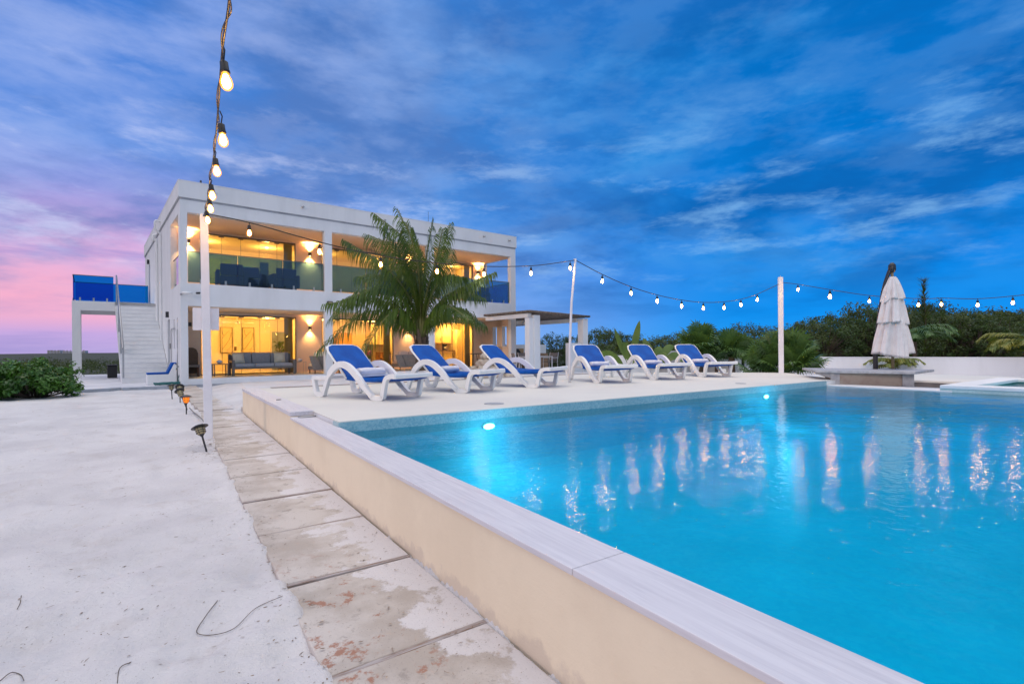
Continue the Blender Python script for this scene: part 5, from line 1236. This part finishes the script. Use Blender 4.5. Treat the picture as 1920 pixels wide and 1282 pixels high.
b = spot(1345, 697, 18.2); pinnate('feathery palm clump behind the farthest blue lounger', (b.x, b.y, .1), .6, 18, 1.6, 3)
b = spot(1312, 697, 17.6); fanpalm('spiky fan palm rising behind the farthest blue lounger, left of its twin', (b.x, b.y, .1), 1.15, 26, .58, 1.0, 31)
b = spot(1372, 697, 17.4); fanpalm('spiky fan palm rising behind the farthest blue lounger, right of its twin', (b.x, b.y, .1), 1.1, 24, .55, .8, 32)
b = spot(1675, 690, 17.8); pinnate('small yellowing palm behind the closed parasol', (b.x, b.y, .1), .35, 14, .85, 8, 'yfrond')
b = spot(1715, 640, 21.5); pinnate('green palm rising right of the closed parasol beyond the wall', (b.x, b.y, .1), 1.3, 16, 1.5, 12)
b = spot(1925, 690, 16.5); pinnate('yellow-green palm cut by the right edge of the photo', (b.x, b.y, .1), .9, 20, 1.15, 15, 'yfrond')
def banana(label, base, specs, seed):
    t = thing('banana_plant', label, 'plant', base); rnd = random.Random(seed)
    MB().tube([(0, 0, -.1), (.02, 0, .5)], [.08, .05], 8).build('stem', M['leaf'], t)
    for (dx, dz, w, sag) in specs:
        tip = RT*dx+FW*rnd.uniform(-.3, .3)+Vector((0, 0, dz)); c = Vector((0, 0, .45)); mid = c.lerp(tip, .55)+Vector((0, 0, sag)); sp = spline([c, mid, tip], 8); mb = MB(); L = len(sp)-1; vs = []
        for i, p in enumerate(sp):
            u = i/L; tt = (sp[min(i+1, L)]-sp[max(i-1, 0)]).normalized(); s = tt.cross(FW).normalized(); ww = w*(max(0, math.sin(math.pi*max(0, (u-.18)/.82)))**.7)*.5+.006
            s = (s+FW*.5).normalized()
            vs += [p+s*ww+Vector((0, 0, -.02)), p, p-s*ww+Vector((0, 0, -.02))]
        fs = []
        for i in range(L): fs += [(3*i, 3*i+1, 3*i+4, 3*i+3), (3*i+1, 3*i+2, 3*i+5, 3*i+4)]
        mb.add(vs, fs, True); mb.build('leaf', M['banana'], t)
b = spot(1180, 690, 17.0); banana('banana plant with one upright leaf behind the middle gap of loungers', (b.x, b.y, .1), [(.30, 2.05, .22, .0), (-1.05, .95, .34, .15), (-.45, 1.8, .16, .0), (.6, 1.0, .3, .2), (-.2, 1.35, .25, .2), (.15, 1.3, .25, .1)], 1)
b = spot(1232, 700, 15.8); banana('low bushy banana plant behind the second lounger from the right', (b.x, b.y, .1), [(-.35, 1.45, .24, .05), (.62, 1.2, .24, .2), (.85, .7, .26, .3), (-.7, .9, .26, .3), (.15, 1.2, .3, .1), (.5, .3, .24, .3), (-.3, .6, .3, .3), (.3, .85, .28, .2)], 2)
# leafy shrubs at the left
def leaf_cluster(mb, c, r, n, sz, rnd, flat=1.):
    for k in range(n):
        d = Vector((rnd.gauss(0, 1), rnd.gauss(0, 1), rnd.gauss(0, 1)*flat)).normalized(); p = Vector(c)+d*r*rnd.uniform(.55, 1.05)
        nn = (d+Vector((rnd.uniform(-.7, .7), rnd.uniform(-.7, .7), rnd.uniform(-.3, .9)))).normalized(); u = nn.cross(Vector((rnd.uniform(-1, 1), rnd.uniform(-1, 1), rnd.uniform(-1, 1)))).normalized(); v = nn.cross(u); s = sz*rnd.uniform(.6, 1.2)
        mb.add([p-u*s, p+v*s*.42+nn*s*.1, p+u*s, p-v*s*.42+nn*s*.1], [(0, 1, 2, 3)])
def shrub(label, base, w, h, seed, m='leaf', n=46, sz=.055, group=None, name='leafy_shrub', dense=120):
    t = thing(name, label, 'shrub', base, 0, group); rnd = random.Random(seed); mb = MB(); st = MB()
    for k in range(n):
        a = rnd.uniform(0, 6.28); r = w*math.sqrt(rnd.random())*.88; z = h*(.18+.72*rnd.random()*(1-.45*(r/w)**2)); c = (r*math.cos(a), r*math.sin(a), z)
        leaf_cluster(mb, c, rnd.uniform(.12, .22)*(w+.3), dense, sz, rnd, .8); st.tube([(c[0]*.2, c[1]*.2, 0), (c[0]*.7, c[1]*.7, z*.5), c], .012, 4)
    mb.build('foliage', M[m], t); st.build('stem', M['trunk'], t)
shrub('round glossy green shrub beside the platform post, nearest the villa', (-2.95, 18.1, .05), .95, 1.05, 1, n=60, sz=.066, dense=110)
shrub('glossy green shrub cut by the left edge of the photo', (-4.55, 17.6, .0), 1.1, 1.12, 2, n=70, sz=.066, dense=110)
shrub('low glossy shrub filling the gap between the two big round ones', (-3.8, 18.9, .0), .8, .95, 3, n=40, sz=.06)
shrub('glossy green shrub beyond the left edge shrub', (-6.2, 18.0, .0), 1.0, 1.0, 4, n=40, sz=.06)
bp_ = spot(56, 740, 14.9)
tag(MB().cbox((0, 0, .05), (.38, .18, .18), -.5).build('concrete_block', M['conc'], None, bevel=.01, loc=(bp_.x, bp_.y, .05)), 'pale concrete block lying under the green shrubs', 'block')
# trees beyond the wall: four crowns, copied and turned
def tree(seed, H, W_, m, nb=46, leaf=.075, dense=70):
    rnd = random.Random(seed); t = thing('bushy_tree', 'x', 'tree', (0, 0, 0)); tk = MB(); cr = MB()
    tk.tube([(0, 0, -.3), (rnd.uniform(-.1, .1), 0, H*.3), (rnd.uniform(-.2, .2), rnd.uniform(-.2, .2), H*.62)], [.11, .08, .04], 7)
    for k in range(nb):
        a = rnd.uniform(0, 6.28); z = H*(.12+.86*rnd.random()**.8); rmax = W_*(1-((z/H-.45)/.62)**2)**.5 if abs((z/H-.45)/.62) < 1 else W_*.15
        r = rmax*math.sqrt(rnd.random()); c = (r*math.cos(a), r*math.sin(a), z*rnd.uniform(.88, 1.06)); leaf_cluster(cr, c, rnd.uniform(.18, .42)*W_*.6, dense, leaf, rnd, .75)
        tk.tube([(0, 0, H*.2), (c[0]*.5, c[1]*.5, z*.7), c], [.03, .02, .008], 4)
    for k in range(8):
        a = rnd.uniform(0, 6.28); r = rnd.uniform(.1, .7)*W_; z = H*rnd.uniform(.84, 1.02); [leaf_cluster(cr, (r*math.cos(a)+rnd.uniform(-.25, .25), r*math.sin(a)+rnd.uniform(-.25, .25), z+q*.1), .24, 15, leaf, rnd) for q in range(3)]; tk.tube([(r*.6*math.cos(a), r*.6*math.sin(a), z*.6), (r*math.cos(a), r*math.sin(a), z+.1)], .01, 4)
    tk.build('trunk', M['trunk'], t); cr.build('crown', M[m], t); return t
protos = [tree(21, 3.2, 1.9, 'leafd', 60), tree(22, 2.7, 1.7, 'leafe', 56), tree(23, 3.6, 1.6, 'leafd', 60), tree(24, 2.2, 2.0, 'leafe', 56)]
rows = []
rnd = random.Random(33)
desc = {0: 'dark round-crowned tree', 1: 'olive-toned bushy tree', 2: 'tall dark loose-crowned tree', 3: 'low spreading olive tree'}
def top_at(px):  # photo height of the tree line
    xs = [1100, 1150, 1200, 1260, 1310, 1370, 1420, 1480, 1560, 1620, 1700, 1740, 1800, 1860, 1920, 2000]; ys = [640, 618, 628, 622, 614, 620, 618, 606, 588, 574, 584, 575, 584, 588, 592, 592]
    return float(np.interp(px, xs, ys))
px = 1125; i = 0; used = [False]*4
where = ['right beside the pergola', 'behind the banana plant', 'left of the feathery palm', 'directly behind the feathery palm', 'right of the feathery palm', 'above the smaller fan palm', 'behind the straight light post', 'right of the straight light post', 'between the light post and the parasol', 'just left of the closed parasol', 'behind the closed parasol', 'just right of the closed parasol', 'right of the green palm beyond the wall', 'above the end of the long garden wall', 'near the right edge below the hill', 'cut by the right edge of the photo', 'past the right edge', 'past the right edge, farther']
for ring, (Z, dy, st_) in enumerate(((25, 14, 52), (30, 2, 44))):
    px = 1118+ring*20; i = 0
    while px < 1990:
        ty = top_at(px)+dy+rnd.uniform(-7, 9); p = spot(px, ty, Z+rnd.uniform(-1, 1)); g = float(groundz(p.x, p.y)); k = (i+ring) % 4
        h0 = (3.2, 2.7, 3.6, 2.2)[k]; sc = (p.z-g)/h0; c = protos[k] if not used[k] else copy_tree(protos[k]); used[k] = True
        c.location = (p.x, p.y, g); c.rotation_euler[2] = rnd.uniform(0, 6.28); wsc = rnd.uniform(.85, 1.05); c.scale = (wsc, wsc, sc)
        j = min(len(where)-1, int((px-1118)/52)); c['label'] = desc[k]+' '+('in the front row, ' if ring == 0 else 'farther back, ')+where[j]; c['group'] = 'trees beyond the garden wall'
        px += st_*rnd.uniform(.85, 1.15); i += 1
# tall casuarina sapling
b = spot(1735, 640, 24); g = float(groundz(b.x, b.y)); t = thing('casuarina', 'thin feathery casuarina rising above the trees right of the parasol', 'tree', (b.x, b.y, g)); Ht = spot(1745, 522, 24).z-g
MB().tube([(0, 0, 0), (.05, 0, Ht*.6), (.12, .1, Ht)], [.06, .03, .008], 6).build('trunk', M['trunk'], t); cr = MB(); rnd = random.Random(8)
for k in range(230):
    u = rnd.uniform(.2, 1)**1.2; a = rnd.uniform(0, 6.28); l = (.14+(1-u)*1.0)*rnd.uniform(.35, 1); p = Vector((.12*u, .1*u, Ht*u)); d = Vector((math.cos(a), math.sin(a), rnd.uniform(.4, 1.3))).normalized(); e = p+d*l; s = d.cross(Vector((0, 0, 1))).normalized()*.02
    cr.add([p-s, p+s, e+s*.4, e-s*.4], [(0, 1, 2, 3)])
    for q in range(3): f = p.lerp(e, rnd.random()); g2 = f+(d+Vector((rnd.uniform(-.6, .6), rnd.uniform(-.6, .6), rnd.uniform(-.2, .6)))).normalized()*.3; cr.add([f-s*.6, f+s*.6, g2], [(0, 1, 2)])
cr.build('crown', M['leafe'], t)
# bushes seen low beyond the kitchen wall and pergola
for i, (px, py, Z) in enumerate(((1030, 622, 33), (1068, 634, 34), (1122, 612, 29))):
    p = spot(px, py, Z); g = float(groundz(p.x, p.y)); c = copy_tree(protos[i % 2*2]); c.location = (p.x, p.y, g); c.scale = (.75, .75, (p.z-g)/3.6); c['label'] = ('dark bush seen over the kitchen wall under the pergola', 'small dark bush just right of the leaning pole top of wall', 'dark tree just right of the pergola post')[i]; c['group'] = 'trees beyond the garden wall'
# scrub carpet beyond the grounds
def scrubs():
    rnd = random.Random(40); mb = MB()
    def bush(x, y, s, n):
        z = float(groundz(x, y)); leaf_cluster(mb, (x, y, z+s*.35), s, n, s*.17, rnd, .6)
    for k in range(1500):
        r = 24+rnd.random()**1.6*300; az = R(rnd.uniform(-32, 22)); x, y = r*math.sin(az), r*math.cos(az)
        if x > -3.5 and y < 37 and x < 20: continue
        if y < 21 and x > -9: continue
        bush(x, y, rnd.uniform(.5, 1.0)*(1+r/170), 42)
    for k in range(1500):
        r = 44+rnd.random()*110; az = R(rnd.uniform(60, 92)); x, y = r*math.sin(az), r*math.cos(az); bush(x, y, rnd.uniform(.7, 1.4), 34)
    for k in range(500):
        r = 34+rnd.random()*90; az = R(rnd.uniform(22, 62)); x, y = r*math.sin(az), r*math.cos(az); bush(x, y, rnd.uniform(.5, 1.), 30)
    mb.build('scrub', M['scrub'])['kind'] = 'stuff'
scrubs()
# pale rocks on the hillside
rk = MB(); rnd = random.Random(12)
for k in range(160):
    px = rnd.gauss(1868, 26); p = spot(px, 640, 54+rnd.uniform(-3, 6)); z = float(groundz(p.x, p.y)); s = rnd.uniform(.15, .45); rk.lathe([(.1*s, -s*.3), (s, 0), (s*.7, s*.5), (.1*s, s*.7)], (p.x, p.y, z), 6)
rk.build('hillside_rock', M['rockm'])['kind'] = 'stuff'
p = spot(1918, 622, 44); g = spot(1918, 632, 44).z; hb = thing('hillside_hut', 'small grey block building on the hillside at the right edge', 'building', (p.x, p.y, g)); 
MB().box(-.8, 2.5, -1.6, 1.6, -2, 1.3).build('wall', M['far_b'], hb); MB().box(-.86, 2.6, -1.7, 1.7, 1.302, 1.4).build('roof', M['slab'], hb)
# far hotels on the horizon
for i, (x0, x1, y0) in enumerate(((88, 113, 656.5), (117, 160, 657.5))):
    a = spot(x0, 668, 1900); b = spot(x1, 668, 1900); h = spot(x0, y0, 1900).z
    t = thing('far_hotel', ('shorter pale hotel block on the far horizon, left of the other', 'longer pale hotel block on the far horizon, beside the platform post')[i], 'building', (a.x, a.y, -8)); w = (b-a).length; rz = math.atan2((b-a).y, (b-a).x); t.rotation_euler[2] = rz
    n = 4 if i == 0 else 7
    m = MB()
    for k in range(n): m.box(k*w/n+1, (k+1)*w/n-1, 0, 14, 0, h+8-(k % 3)*1.2)
    m.box(0, w, 2, 12, 0, h+5); m.build('wall', M['far_b'], t); f = MB()
    for k in range(n):
        for q in range(6): f.box(k*w/n+3, (k+1)*w/n-3, -.3, -.05, 9+q*2.6-(0), 10.2+q*2.6)
    f.build('balcony_band', M['frame'], t)
# ------------------------------------------------------------------ stone pile
rnd = random.Random(17); c0 = Vector((7.35, 12.0, TERR)); k = 0
for layer, (nn, rad) in enumerate(((10, .62), (9, .50), (7, .38), (5, .25), (2, .1))):
    for q in range(nn):
        a = q/nn*6.28+layer*.5; s = rnd.uniform(.15, .21)*(1-.05*layer); x, y = c0.x+rad*math.cos(a)*1.15+rnd.uniform(-.04, .04), c0.y+rad*math.sin(a)+rnd.uniform(-.04, .04)
        bm = bmesh.new(); bmesh.ops.create_icosphere(bm, subdivisions=2, radius=s)
        o_ = rnd.uniform(0, 50)
        for v in bm.verts:
            d = v.co.normalized(); n_ = float(fbm(d.x*1.4+o_, d.y*1.4+d.z*1.9, 3, k)); v.co *= 1+.38*n_; v.co.z *= .72
        me = bpy.data.meshes.new('rock'); bm.to_mesh(me); bm.free(); me.materials.append(M['rockm']); me.polygons.foreach_set('use_smooth', [False]*len(me.polygons))
        o = bpy.data.objects.new('rock', me); COL.objects.link(o); o.location = (x, y, TERR+.12+layer*.19); o.rotation_euler = (rnd.uniform(-.3, .3), rnd.uniform(-.3, .3), rnd.uniform(0, 6)); k += 1
        tag(o, 'pale rough rock in the heap behind the third lounger', 'rock', 'pale rocks heaped behind the loungers')
